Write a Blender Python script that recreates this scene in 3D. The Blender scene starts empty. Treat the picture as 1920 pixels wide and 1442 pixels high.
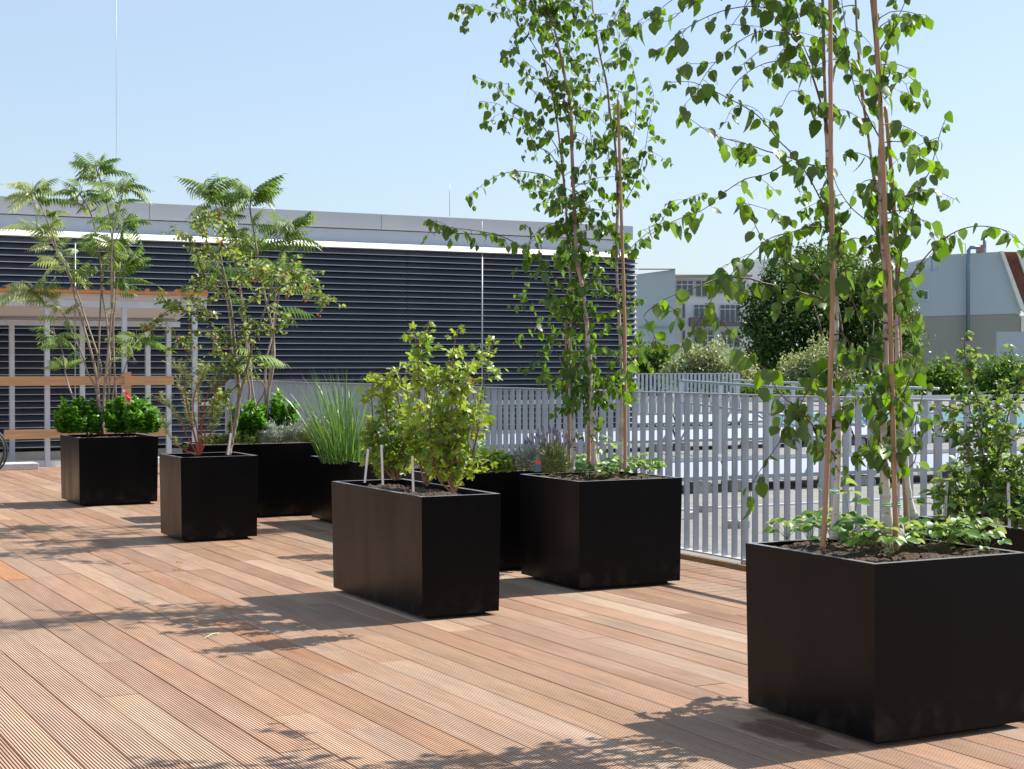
import bpy, math, random
import numpy as np
rng=np.random.default_rng(7); random.seed(7)
S=bpy.context.scene; COL=S.collection
# ------------------------------------------------------------------ camera
F=3000.; HY=683.; CH=1.245
yaw=math.atan(1590/3000); pit=math.atan((721-HY)/F)
f0=np.array([math.sin(yaw),math.cos(yaw),0.]); rt=np.array([math.cos(yaw),-math.sin(yaw),0.])
fw=f0*math.cos(pit)+np.array([0,0,-math.sin(pit)]); up=np.cross(rt,fw); CO=np.array([0,0,CH])
cam=bpy.data.cameras.new('camera'); co=bpy.data.objects.new('camera',cam); COL.objects.link(co)
cam.sensor_width=36; cam.lens=36*F/1920; cam.clip_end=3000; cam.clip_start=.05
co.location=(0,0,CH); co.rotation_euler=(math.pi/2-pit,0,-yaw); S.camera=co
def ray(x,y): return fw+rt*(x-960)/F+up*(721-y)/F
def dep(x,y,D): return CO+ray(x,y)*D          # surveyed point: where a photographed feature stands, at depth D
def onZ(x,y,h=0.):
    d=ray(x,y); return CO+d*((h-CH)/d[2])
def onX(x,y,X): d=ray(x,y); return CO+d*(X/d[0])
def onY(x,y,Y): d=ray(x,y); return CO+d*(Y/d[1])
# ------------------------------------------------------------------ materials
def mat(name,col,rough=.6,metal=0.,spec=.5,tint=None,noise=None,trans=None,bump=None,under=None):
    """col base; tint=(colA,colB) mixes by the per-vertex 'tint' value; noise=(scale,amount,stretch xyz)"""
    m=bpy.data.materials.new(name); m.use_nodes=True; nt=m.node_tree; N=nt.nodes; L=nt.links
    p=N['Principled BSDF']; p.inputs['Roughness'].default_value=rough; p.inputs['Metallic'].default_value=metal
    p.inputs['Specular IOR Level'].default_value=spec
    def rgba(c): return (c[0],c[1],c[2],1)
    if tint:
        a=N.new('ShaderNodeAttribute'); a.attribute_name='tint'
        mx=N.new('ShaderNodeMix'); mx.data_type='RGBA'; L.new(a.outputs['Fac'],mx.inputs[0])
        mx.inputs[6].default_value=rgba(tint[0]); mx.inputs[7].default_value=rgba(tint[1]); out=mx.outputs[2]
    else:
        rg=N.new('ShaderNodeRGB'); rg.outputs[0].default_value=rgba(col); out=rg.outputs[0]
    if noise:
        tc=N.new('ShaderNodeTexCoord'); mp=N.new('ShaderNodeMapping'); mp.inputs['Scale'].default_value=noise[2]
        L.new(tc.outputs['Object'],mp.inputs[0]); nz=N.new('ShaderNodeTexNoise'); nz.inputs['Scale'].default_value=noise[0]
        nz.inputs['Detail'].default_value=5; L.new(mp.outputs[0],nz.inputs['Vector'])
        mr=N.new('ShaderNodeMapRange'); mr.inputs[1].default_value=.3; mr.inputs[2].default_value=.7
        mr.inputs[3].default_value=1-noise[1]; mr.inputs[4].default_value=1+noise[1]; L.new(nz.outputs['Fac'],mr.inputs[0])
        hv=N.new('ShaderNodeVectorMath'); hv.operation='SCALE'; L.new(out,hv.inputs[0]); L.new(mr.outputs[0],hv.inputs['Scale']); out=hv.outputs[0]
        if bump:
            b=N.new('ShaderNodeBump'); b.inputs['Strength'].default_value=bump[0]; b.inputs['Distance'].default_value=bump[1]
            L.new(nz.outputs['Fac'],b.inputs['Height']); L.new(b.outputs[0],p.inputs['Normal'])
    if under:
        g=N.new('ShaderNodeNewGeometry'); mx=N.new('ShaderNodeMix'); mx.data_type='RGBA'
        L.new(g.outputs['Backfacing'],mx.inputs[0]); L.new(out,mx.inputs[6]); mx.inputs[7].default_value=rgba(under); out=mx.outputs[2]
    L.new(out,p.inputs['Base Color'])
    if trans:
        t=N.new('ShaderNodeBsdfTranslucent'); ms=N.new('ShaderNodeMixShader'); ms.inputs[0].default_value=trans[1]
        t2=N.new('ShaderNodeVectorMath'); t2.operation='MULTIPLY'; L.new(out,t2.inputs[0]); t2.inputs[1].default_value=trans[0]
        L.new(t2.outputs[0],t.inputs['Color'])
        o=N['Material Output']; L.new(p.outputs[0],ms.inputs[1]); L.new(t.outputs[0],ms.inputs[2]); L.new(ms.outputs[0],o.inputs[0])
    return m
def leafmat(n,a,b,rough=.42,tr=(2.6,2.4,1.0),f=.38,under=None,spec=.5): return mat(n,a,rough,tint=(a,b),trans=(tr,f),under=under,spec=spec)
MT={}
MT['birch_leaf']=leafmat('birch_leaf',(.015,.046,.006),(.12,.22,.012),under=(.075,.13,.04),tr=(2.6,2.7,.8))
MT['sumac_leaf']=leafmat('sumac_leaf',(.030,.080,.018),(.12,.20,.03),under=(.13,.20,.08))
MT['sumac_pale']=leafmat('sumac_pale',(.07,.12,.03),(.17,.23,.07),under=(.22,.28,.16))
MT['crab_leaf']=leafmat('crab_leaf',(.04,.095,.018),(.15,.24,.035),under=(.17,.22,.09))
MT['currant_leaf']=leafmat('currant_leaf',(.060,.14,.018),(.29,.38,.035),under=(.16,.23,.05))
MT['dry_leaf']=leafmat('dry_leaf',(.22,.10,.03),(.35,.22,.06))
MT['shrub_leaf']=leafmat('shrub_leaf',(.035,.12,.014),(.12,.29,.025),f=.35)
MT['straw_leaf']=leafmat('straw_leaf',(.035,.11,.015),(.11,.23,.03),under=(.16,.22,.10))
MT['aronia_leaf']=leafmat('aronia_leaf',(.032,.09,.016),(.10,.20,.022),under=(.12,.18,.07))
MT['grass_leaf']=leafmat('grass_leaf',(.035,.11,.025),(.14,.24,.065),rough=.35,f=.3)
MT['rosemary_leaf']=leafmat('rosemary_leaf',(.09,.14,.045),(.28,.32,.15),f=.25)
MT['silver_leaf']=leafmat('silver_leaf',(.34,.38,.34),(.62,.66,.62),f=.15,tr=(1.1,1.1,1))
MT['herb_leaf']=leafmat('herb_leaf',(.10,.20,.03),(.42,.48,.20),f=.3)
MT['sedum_leaf']=leafmat('sedum_leaf',(.10,.15,.03),(.22,.27,.07),f=.25)
MT['lavender_leaf']=leafmat('lavender_leaf',(.14,.20,.07),(.34,.40,.20),f=.2)
MT['lavender_flower']=mat('lavender_flower',(.26,.22,.32),.8)
MT['tree_leaf_dark']=leafmat('tree_leaf_dark',(.024,.058,.013),(.065,.125,.025),f=.25,spec=.3)
MT['tree_leaf_mid']=leafmat('tree_leaf_mid',(.045,.09,.02),(.11,.18,.04),f=.3,spec=.3)
MT['tree_leaf_pale']=leafmat('tree_leaf_pale',(.12,.16,.08),(.34,.38,.24),f=.25,spec=.3)
MT['hedge_leaf']=leafmat('hedge_leaf',(.045,.10,.018),(.11,.20,.03),f=.3,spec=.3)
MT['twig']=mat('twig',(.10,.055,.035),.6)
MT['green_twig']=mat('green_twig',(.16,.20,.06),.55)
MT['red_twig']=mat('red_twig',(.22,.05,.03),.55)
MT['sumac_stem']=mat('sumac_stem',(.26,.20,.15),.7,noise=(30,.25,(1,1,.6)))
MT['crab_bark']=mat('crab_bark',(.17,.15,.10),.75,noise=(40,.35,(1,1,.3)),bump=(.4,.004))
MT['currant_stem']=mat('currant_stem',(.20,.12,.07),.7)
MT['bamboo']=mat('bamboo',(.38,.215,.125),.4,noise=(25,.22,(1,1,.15)))
MT['tie']=mat('tie',(.25,.50,.30),.5)
MT['berry']=mat('berry',(.30,.025,.035),.35)
MT['petal']=mat('petal',(.75,.05,.12),.5)
MT['tag']=mat('tag',(.72,.70,.78),.5)
MT['planter']=mat('planter',(.0045,.0043,.0050),.33,spec=.11,noise=(3,.12,(1,1,1)))
MT['base']=mat('base',(.006,.006,.006),.8)
MT['stone']=mat('stone',(.42,.40,.37),.85,noise=(20,.15,(1,1,1)))
MT['soil']=mat('soil',(.055,.032,.02),.95,noise=(60,.5,(1,1,1)),bump=(1,.02))
MT['galv']=mat('galv',(.36,.38,.42),.45,metal=.35,noise=(9,.14,(3,3,.5)))
MT['galv_light']=mat('galv_light',(.50,.52,.54),.45,metal=.3,noise=(9,.08,(1,1,1)))
MT['louvre']=mat('louvre',(.105,.115,.15),.45,metal=.1,noise=(1.2,.2,(1,1,.3)))
MT['louvre_lip']=mat('louvre_lip',(.42,.42,.45),.35,metal=.3)
MT['rim']=mat('rim',(.17,.17,.18),.35,noise=(120,.6,(1,1,1)))
MT['louvre_back']=mat('louvre_back',(.012,.012,.014),.8)
MT['ledge']=mat('ledge',(.78,.74,.70),.5,noise=(2,.05,(1,1,1)))
MT['fascia']=mat('fascia',(.43,.44,.47),.55,noise=(1.5,.05,(1,1,.2)))
MT['fascia_low']=mat('fascia_low',(.38,.43,.52),.55)
MT['plinth']=mat('plinth',(.30,.29,.26),.8,noise=(4,.15,(1,1,1)))
MT['white_metal']=mat('white_metal',(.55,.56,.60),.45,metal=.2,noise=(6,.08,(1,1,1)))
MT['soffit']=mat('soffit',(.55,.50,.46),.7)
MT['foam']=mat('foam',(.58,.25,.07),.9,noise=(80,.4,(1,1,1)))
MT['roofsheet']=mat('roofsheet',(.5,.5,.5),.5,metal=.3)
MT['timber']=mat('timber',(.50,.285,.135),.6,noise=(14,.2,(.15,1,3)))
MT['black_rubber']=mat('black_rubber',(.01,.01,.01),.5)
MT['concrete']=mat('concrete',(.50,.47,.45),.85,noise=(25,.12,(1,1,1)))
MT['deflector']=mat('deflector',(.26,.30,.38),.5,metal=.2)
MT['pv_glass']=mat('pv_glass',(.01,.02,.05),.12,spec=.8)
MT['pv_teal']=mat('pv_teal',(.06,.17,.19),.25,spec=.6)
MT['alu']=mat('alu',(.55,.56,.59),.4,metal=.3)
MT['render_grey']=mat('render_grey',(.44,.48,.54),.9,noise=(.25,.06,(1,1,.3)))
MT['render_dark']=mat('render_dark',(.31,.29,.27),.9,noise=(.4,.06,(1,1,.3)))
MT['render_white']=mat('render_white',(.70,.68,.71),.9,noise=(.2,.05,(1,1,.3)))
MT['glass']=mat('glass',(.03,.04,.06),.08,spec=1.)
MT['frame_white']=mat('frame_white',(.75,.75,.77),.5)
MT['tile']=mat('tile',(.27,.10,.075),.7,noise=(2,.2,(1,1,1)))
MT['blue_pipe']=mat('blue_pipe',(.18,.24,.34),.4,metal=.5)
MT['brick']=mat('brick',(.30,.14,.09),.9)
MT['balcony']=mat('balcony',(.16,.12,.14),.7)
MT['ground']=mat('ground',(.12,.14,.08),.95,noise=(.1,.3,(1,1,1)))
MT['red_tag']=mat('red_tag',(.6,.08,.05),.5); MT['blue_tag']=mat('blue_tag',(.04,.15,.22),.5)
MT['trunkbark']=mat('trunkbark',(.09,.065,.045),.9)
MT['fallen_twig']=mat('fallen_twig',(.55,.62,.42),.7)
def birch_bark():
    m=bpy.data.materials.new('birch_bark'); m.use_nodes=True; nt=m.node_tree; N=nt.nodes; L=nt.links; p=N['Principled BSDF']; p.inputs['Roughness'].default_value=.55
    a=N.new('ShaderNodeAttribute'); a.attribute_name='tint'
    mx=N.new('ShaderNodeMix'); mx.data_type='RGBA'; mx.inputs[6].default_value=(.60,.54,.47,1); mx.inputs[7].default_value=(.22,.115,.075,1)
    tc=N.new('ShaderNodeTexCoord'); mp=N.new('ShaderNodeMapping'); mp.inputs['Scale'].default_value=(14,14,55); nz=N.new('ShaderNodeTexNoise'); nz.inputs['Scale'].default_value=1.2; nz.inputs['Detail'].default_value=4
    L.new(tc.outputs['Object'],mp.inputs[0]); L.new(mp.outputs[0],nz.inputs[0])
    n2=N.new('ShaderNodeTexNoise'); n2.inputs['Scale'].default_value=9; L.new(tc.outputs['Object'],n2.inputs[0])
    ad=N.new('ShaderNodeMath'); ad.operation='MULTIPLY_ADD'; L.new(n2.outputs['Fac'],ad.inputs[0]); ad.inputs[1].default_value=1.1; L.new(a.outputs['Fac'],ad.inputs[2])
    sb=N.new('ShaderNodeMath'); sb.operation='SUBTRACT'; sb.use_clamp=True; L.new(ad.outputs[0],sb.inputs[0]); sb.inputs[1].default_value=.5
    L.new(sb.outputs[0],mx.inputs[0])
    cr=N.new('ShaderNodeValToRGB'); cr.color_ramp.elements[0].position=.60; cr.color_ramp.elements[1].position=.68; L.new(nz.outputs['Fac'],cr.inputs[0])
    m2=N.new('ShaderNodeMix'); m2.data_type='RGBA'; L.new(cr.outputs[0],m2.inputs[0]); L.new(mx.outputs[2],m2.inputs[6]); m2.inputs[7].default_value=(.055,.035,.03,1)
    L.new(m2.outputs[2],p.inputs['Base Color']); return m
MT['birch_bark']=birch_bark()
def planter_dirt():
    m=MT['planter']; nt=m.node_tree; N=nt.nodes; L=nt.links; p=N['Principled BSDF']
    tc=N.new('ShaderNodeTexCoord'); sp=N.new('ShaderNodeSeparateXYZ'); L.new(tc.outputs['Object'],sp.inputs[0])
    nz=N.new('ShaderNodeTexNoise'); nz.inputs['Scale'].default_value=5; nz.inputs['Detail'].default_value=8; mp=N.new('ShaderNodeMapping'); mp.inputs['Scale'].default_value=(1.5,1.5,.35); L.new(tc.outputs['Object'],mp.inputs[0]); L.new(mp.outputs[0],nz.inputs[0])
    a=N.new('ShaderNodeMapRange'); a.inputs[1].default_value=.35; a.inputs[2].default_value=.7; a.inputs[3].default_value=.30; a.inputs[4].default_value=.39; L.new(nz.outputs['Fac'],a.inputs[0]); L.new(a.outputs[0],p.inputs['Roughness'])
    # splashed dust low on the walls and a few dry water runs
    h=N.new('ShaderNodeMapRange'); h.inputs[1].default_value=.02; h.inputs[2].default_value=.17; h.inputs[3].default_value=1; h.inputs[4].default_value=0; L.new(sp.outputs['Z'],h.inputs[0])
    n2=N.new('ShaderNodeTexNoise'); n2.inputs['Scale'].default_value=13; n2.inputs['Detail'].default_value=9; L.new(tc.outputs['Object'],n2.inputs[0])
    c=N.new('ShaderNodeMapRange'); c.inputs[1].default_value=.48; c.inputs[2].default_value=.72; c.inputs[3].default_value=0; c.inputs[4].default_value=.5; L.new(n2.outputs['Fac'],c.inputs[0])
    mu=N.new('ShaderNodeMath'); mu.operation='MULTIPLY'; L.new(h.outputs[0],mu.inputs[0]); L.new(c.outputs[0],mu.inputs[1])
    n3=N.new('ShaderNodeTexNoise'); n3.inputs['Scale'].default_value=260; L.new(tc.outputs['Object'],n3.inputs[0])
    d=N.new('ShaderNodeMapRange'); d.inputs[1].default_value=.80; d.inputs[2].default_value=.84; d.inputs[3].default_value=0; d.inputs[4].default_value=.5; L.new(n3.outputs['Fac'],d.inputs[0])
    ad=N.new('ShaderNodeMath'); ad.operation='ADD'; ad.use_clamp=True; L.new(mu.outputs[0],ad.inputs[0]); L.new(d.outputs[0],ad.inputs[1])
    old=p.inputs['Base Color'].links[0].from_socket; mx=N.new('ShaderNodeMix'); mx.data_type='RGBA'; L.new(ad.outputs[0],mx.inputs[0]); L.new(old,mx.inputs[6]); mx.inputs[7].default_value=(.055,.045,.038,1); L.new(mx.outputs[2],p.inputs['Base Color'])
planter_dirt()
def deck_mat():
    m=bpy.data.materials.new('deck_wood'); m.use_nodes=True; nt=m.node_tree; N=nt.nodes; L=nt.links; p=N['Principled BSDF']; p.inputs['Roughness'].default_value=.62
    a=N.new('ShaderNodeAttribute'); a.attribute_name='plank'
    tc=N.new('ShaderNodeTexCoord'); ps=N.new('ShaderNodeVectorMath'); ps.operation='ADD'; L.new(tc.outputs['Object'],ps.inputs[0])
    sc=N.new('ShaderNodeVectorMath'); sc.operation='SCALE'; L.new(a.outputs['Color'],sc.inputs[0]); sc.inputs['Scale'].default_value=37; L.new(sc.outputs[0],ps.inputs[1])
    def nz(scale,st,det=5):
        mp=N.new('ShaderNodeMapping'); mp.inputs['Scale'].default_value=st; L.new(ps.outputs[0],mp.inputs[0]); n=N.new('ShaderNodeTexNoise'); n.inputs['Scale'].default_value=scale; n.inputs['Detail'].default_value=det; L.new(mp.outputs[0],n.inputs[0]); return n.outputs['Fac']
    def rmp(f,a0,a1,b0,b1):
        r=N.new('ShaderNodeMapRange'); r.inputs[1].default_value=a0; r.inputs[2].default_value=a1; r.inputs[3].default_value=b0; r.inputs[4].default_value=b1; L.new(f,r.inputs[0]); return r.outputs[0]
    g=rmp(nz(60,(1,.05,1)),.3,.7,.86,1.10); s=rmp(nz(5,(1.2,.35,1)),.3,.7,.88,1.10)
    mu=N.new('ShaderNodeMath'); mu.operation='MULTIPLY'; L.new(g,mu.inputs[0]); L.new(s,mu.inputs[1])
    # weathered silvery patches
    w=rmp(nz(3.2,(1.5,.3,1)),.50,.75,0,.35)
    mx=N.new('ShaderNodeMix'); mx.data_type='RGBA'; L.new(w,mx.inputs[0]); L.new(a.outputs['Color'],mx.inputs[6]); mx.inputs[7].default_value=(.54,.43,.35,1)
    # small resin spots / dirt
    d=rmp(nz(95,(1,1,1),2),.76,.80,0,.7)
    m2=N.new('ShaderNodeMix'); m2.data_type='RGBA'; L.new(d,m2.inputs[0]); L.new(mx.outputs[2],m2.inputs[6]); m2.inputs[7].default_value=(.08,.05,.035,1)
    # groove bottoms mix to a dark reddish brown (by the 'groove' attribute)
    gr=N.new('ShaderNodeAttribute'); gr.attribute_name='groove'
    m3=N.new('ShaderNodeMix'); m3.data_type='RGBA'; L.new(gr.outputs['Fac'],m3.inputs[0]); 
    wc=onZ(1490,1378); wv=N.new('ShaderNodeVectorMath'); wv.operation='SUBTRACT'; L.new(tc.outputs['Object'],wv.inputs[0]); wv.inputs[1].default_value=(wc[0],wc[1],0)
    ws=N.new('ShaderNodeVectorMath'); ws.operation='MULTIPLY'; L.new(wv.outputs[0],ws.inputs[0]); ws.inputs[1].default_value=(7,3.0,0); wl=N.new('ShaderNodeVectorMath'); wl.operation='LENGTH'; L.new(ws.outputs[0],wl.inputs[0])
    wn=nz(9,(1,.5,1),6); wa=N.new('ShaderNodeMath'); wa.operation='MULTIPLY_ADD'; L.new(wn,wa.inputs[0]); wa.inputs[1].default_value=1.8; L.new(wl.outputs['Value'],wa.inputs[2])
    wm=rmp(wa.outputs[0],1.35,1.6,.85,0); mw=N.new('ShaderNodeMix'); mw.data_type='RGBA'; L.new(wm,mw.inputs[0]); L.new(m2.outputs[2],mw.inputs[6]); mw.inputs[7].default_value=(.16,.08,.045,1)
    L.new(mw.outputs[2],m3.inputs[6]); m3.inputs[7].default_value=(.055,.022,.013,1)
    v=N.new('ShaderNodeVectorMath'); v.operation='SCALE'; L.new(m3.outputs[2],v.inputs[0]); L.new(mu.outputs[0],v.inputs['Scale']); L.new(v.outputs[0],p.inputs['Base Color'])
    return m
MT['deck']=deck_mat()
def roof_mat():
    m=bpy.data.materials.new('roof_pavers'); m.use_nodes=True; nt=m.node_tree; N=nt.nodes; L=nt.links; p=N['Principled BSDF']; p.inputs['Roughness'].default_value=.9
    tc=N.new('ShaderNodeTexCoord'); b=N.new('ShaderNodeTexBrick'); b.inputs['Scale'].default_value=1; b.offset=0
    b.inputs['Brick Width'].default_value=.5; b.inputs['Row Height'].default_value=.5; b.inputs['Mortar Size'].default_value=.008
    b.inputs['Color1'].default_value=(.17,.17,.16,1); b.inputs['Color2'].default_value=(.21,.205,.195,1); b.inputs['Mortar'].default_value=(.10,.10,.09,1)
    L.new(tc.outputs['Object'],b.inputs[0]); nz=N.new('ShaderNodeTexNoise'); nz.inputs['Scale'].default_value=120; L.new(tc.outputs['Object'],nz.inputs[0])
    r=N.new('ShaderNodeMapRange'); r.inputs[1].default_value=.35; r.inputs[2].default_value=.65; r.inputs[3].default_value=.8; r.inputs[4].default_value=1.15; L.new(nz.outputs['Fac'],r.inputs[0])
    v=N.new('ShaderNodeVectorMath'); v.operation='SCALE'; L.new(b.outputs[0],v.inputs[0]); L.new(r.outputs[0],v.inputs['Scale']); L.new(v.outputs[0],p.inputs['Base Color']); return m
MT['roof']=roof_mat()
# ------------------------------------------------------------------ mesh helpers
class MB:
    def __init__(s): s.v=[]; s.f=[]; s.m=[]; s.t=[]; s.n=0; s.mats=[]; s.sm=[]
    def mi(s,m):
        if m not in s.mats: s.mats.append(m)
        return s.mats.index(m)
    def add(s,v,f,m,t=0.,smooth=False):
        v=np.asarray(v,float); k=s.mi(m)
        s.v.append(v); s.t.append(np.broadcast_to(np.asarray(t,float),(len(v),)).copy())
        for q in f: s.f.append([a+s.n for a in q])
        s.m+= [k]*len(f); s.sm+=[smooth]*len(f); s.n+=len(v)
    def box(s,a,b,m,t=0.,skip=()):
        x0,y0,z0=a; x1,y1,z1=b
        v=[(x0,y0,z0),(x1,y0,z0),(x1,y1,z0),(x0,y1,z0),(x0,y0,z1),(x1,y0,z1),(x1,y1,z1),(x0,y1,z1)]
        f=dict(b=(3,2,1,0),t=(4,5,6,7),f=(0,1,5,4),r=(1,2,6,5),k=(2,3,7,6),l=(3,0,4,7))
        s.add(v,[q for k,q in f.items() if k not in skip],m,t)
    def bar(s,p,q,w,h,m,upv=(0,0,1)):
        p=np.array(p,float); q=np.array(q,float); d=q-p; d/=np.linalg.norm(d); u=np.array(upv,float); x=np.cross(d,u); x/=np.linalg.norm(x); u=np.cross(x,d)
        c=[(-1,-1),(1,-1),(1,1),(-1,1)]
        v=[p+x*a*w/2+u*b*h/2 for a,b in c]+[q+x*a*w/2+u*b*h/2 for a,b in c]
        s.add(v,[(3,2,1,0),(4,5,6,7),(0,1,5,4),(1,2,6,5),(2,3,7,6),(3,0,4,7)],m)
    def tube(s,pts,rad,m,sides=6,t=0.,cap=True):
        pts=np.asarray(pts,float); n=len(pts); rad=np.broadcast_to(np.asarray(rad,float),(n,))
        d=np.gradient(pts,axis=0); d/=np.linalg.norm(d,axis=1)[:,None]+1e-12
        ref=np.array([0,0,1.]) if abs(d[0][2])<.9 else np.array([1.,0,0]); x=np.cross(d[0],ref); x/=np.linalg.norm(x)
        a=np.arange(sides)*2*math.pi/sides; V=[]
        for i in range(n):
            x=x-d[i]*(x@d[i]); x/=np.linalg.norm(x)+1e-12; y=np.cross(d[i],x)
            V.append(pts[i]+rad[i]*(np.cos(a)[:,None]*x+np.sin(a)[:,None]*y))
        V=np.concatenate(V); fs=[]
        for i in range(n-1):
            for j in range(sides):
                k=(j+1)%sides; fs.append((i*sides+j,i*sides+k,(i+1)*sides+k,(i+1)*sides+j))
        if cap and sides>3: fs.append(tuple(range(sides))[::-1]); fs.append(tuple((n-1)*sides+j for j in range(sides)))
        tt=np.repeat(np.broadcast_to(np.asarray(t,float),(n,)),sides)
        s.add(V,fs,m,tt,True)
    def inst(s,tmpl,pos,ax,nr,sc,m,tint):
        """many copies of a leaf template: +Y along ax, +Z towards nr"""
        pos=np.asarray(pos,float); N_=len(pos)
        if N_==0: return
        ax=np.asarray(ax,float); ax=ax/(np.linalg.norm(ax,axis=1)[:,None]+1e-9); nr=np.asarray(nr,float)
        x=np.cross(ax,nr); x/=np.linalg.norm(x,axis=1)[:,None]+1e-9; z=np.cross(x,ax)
        tv,tf=tmpl; sc=np.broadcast_to(np.asarray(sc,float),(N_,))
        V=pos[:,None,:]+sc[:,None,None]*(tv[None,:,0,None]*x[:,None,:]+tv[None,:,1,None]*ax[:,None,:]+tv[None,:,2,None]*z[:,None,:])
        k=len(tv); T=np.repeat(np.asarray(tint,float),k); b=s.n; mi=s.mi(m)
        s.v.append(V.reshape(-1,3)); s.t.append(T)
        for i in range(N_):
            o=b+i*k
            for q in tf: s.f.append([a+o for a in q])
        s.m+=[mi]*(N_*len(tf)); s.sm+=[True]*(N_*len(tf)); s.n+=N_*k
ORG={}
def link(name,o,parent=None):
    COL.objects.link(o)
    if parent is not None: o.parent=parent
    return o
def obj(name,mb,parent=None,org=None,bev=0):
    """link everything in mb as ONE mesh object; vertices are given in world space"""
    V=np.concatenate(mb.v)
    if parent is not None: org=ORG[parent.name]
    if org is None: org=np.array([(V[:,0].min()+V[:,0].max())/2,(V[:,1].min()+V[:,1].max())/2,V[:,2].min()])
    me=bpy.data.meshes.new(name); me.from_pydata((V-org).tolist(),[],mb.f)
    for m in mb.mats: me.materials.append(MT[m])
    me.polygons.foreach_set('material_index',mb.m); me.polygons.foreach_set('use_smooth',mb.sm)
    a=me.attributes.new('tint','FLOAT','POINT'); a.data.foreach_set('value',np.concatenate(mb.t))
    me.update(); o=bpy.data.objects.new(name,me); link(name,o,parent)
    if parent is None: o.location=org
    ORG[o.name]=org
    if bev:
        b=o.modifiers.new('bevel','BEVEL'); b.width=bev; b.segments=2; b.limit_method='ANGLE'
    return o
def empty(name,loc):
    o=bpy.data.objects.new(name,None); COL.objects.link(o); o.location=loc; o.empty_display_size=.05; ORG[o.name]=np.array(loc,float); return o
def tag(o,label,cat,group=None):
    o['label']=label; o['category']=cat
    if group: o['group']=group
    return o
def struct(o): o['kind']='structure'; return o
def copy_thing(r,loc,rz=0,sc=1,label=None):
    c=r.copy(); COL.objects.link(c); c.location=loc; c.rotation_euler=(0,0,rz); c.scale=(sc,sc,sc)
    if label: c['label']=label
    for ch in list(r.children):
        d=ch.copy(); COL.objects.link(d); d.parent=c
        for g in list(ch.children):
            e=g.copy(); COL.objects.link(e); e.parent=d
    return c
def smooth(P,k=6):
    P=np.asarray(P,float); n=len(P)
    if n<3: return np.array([P[0]+(P[-1]-P[0])*t for t in np.linspace(0,1,k)])
    Q=np.vstack([2*P[0]-P[1],P,2*P[-1]-P[-2]]); out=[]
    for i in range(1,n):
        p0,p1,p2,p3=Q[i-1],Q[i],Q[i+1],Q[i+2]
        for t in np.linspace(0,1,k,endpoint=False):
            out.append(.5*((2*p1)+(-p0+p2)*t+(2*p0-5*p1+4*p2-p3)*t*t+(-p0+3*p1-3*p2+p3)*t**3))
    out.append(P[-1]); return np.array(out)
def trace(L,D,wob=.0,d1=None):
    """limb surveyed from the photo, standing at depth D (drifting to d1) with a little natural depth wander"""
    n=len(L); ds=np.linspace(D,d1 if d1 is not None else D,n); w=np.cumsum(rng.normal(0,wob,n)) if wob else np.zeros(n); w-=w[0]
    return smooth([dep(x,y,ds[i]+w[i]) for i,(x,y) in enumerate(L)])
def rnd(n): 
    v=rng.normal(size=(n,3)); return v/np.linalg.norm(v,axis=1)[:,None]
# leaf templates (length 1 along +Y)
def ovate(n=8,w=.38,peak=.38,serr=.03,fold=.25,curl=.25,tip=1.0):
    V=[(0,0,0)]; mid=[0]; L=[None]; R=[None]; Fc=[]
    ts=np.linspace(0,1,n+1)
    for i,t in enumerate(ts[1:],1):
        z=-curl*t*t
        if i<n:
            ww=w*(math.sin(math.pi*t**(math.log(.5)/math.log(peak))))**.85
            ww=max(ww,.01)+ (serr if i%2 else -serr*.3)
            V.append((0,t,z)); mid.append(len(V)-1); V.append((-ww,t-.03*(i%2),z+fold*ww)); L.append(len(V)-1); V.append((ww,t-.03*(i%2),z+fold*ww)); R.append(len(V)-1)
        else: V.append((0,t*tip,z)); mid.append(len(V)-1)
    Fc+=[(0,mid[1],L[1]),(0,R[1],mid[1])]
    for i in range(1,n-1): Fc+=[(mid[i],mid[i+1],L[i+1],L[i]),(mid[i],R[i],R[i+1],mid[i+1])]
    Fc+=[(mid[n-1],mid[n],L[n-1]),(mid[n-1],R[n-1],mid[n])]
    return np.array(V,float),Fc
T_birch=ovate(10,.40,.34,.028,.22,.18); T_birch2=ovate(10,.36,.36,.028,-.15,.45); T_birch3=ovate(10,.42,.33,.03,.45,-.2)
T_oval=ovate(5,.27,.45,0,.3,.3); T_oval2=ovate(4,.22,.45,0,-.2,.35); T_round=ovate(6,.42,.5,.03,.2,.25)
T_lance=ovate(4,.13,.4,0,.3,.3); T_needle=(np.array([(0,0,0),(.055,.35,.01),(0,1,-.08),(-.055,.35,.01)],float),[(0,1,2,3)])
T_quad=(np.array([(0,0,0),(.36,.5,.12),(0,1,0),(-.36,.5,.12),(0,.5,0)],float),[(0,1,4),(1,2,4),(2,3,4),(3,0,4)])
def lobed():
    V=[(0,0,0)]; lob=[(0,.98),(.95,.80),(-.95,.80),(1.95,.55),(-1.95,.55)]; n=44
    for i in range(n+1):
        a=-2.6+5.2*i/n; r=.30
        for c,h in lob: r=max(r,h*(1-1.0*abs(a-c)**1.0) if abs(a-c)<.62 else 0)
        r+=(.04 if i%2 else -.02); r=max(r,.2)*.82
        V.append((r*math.sin(a),r*math.cos(a)+.10,.07*math.sin(3*a)-.22*r*r))
    return np.array(V,float),[(0,i+1,i) for i in range(1,n+1)]
T_lobed=lobed()
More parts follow.
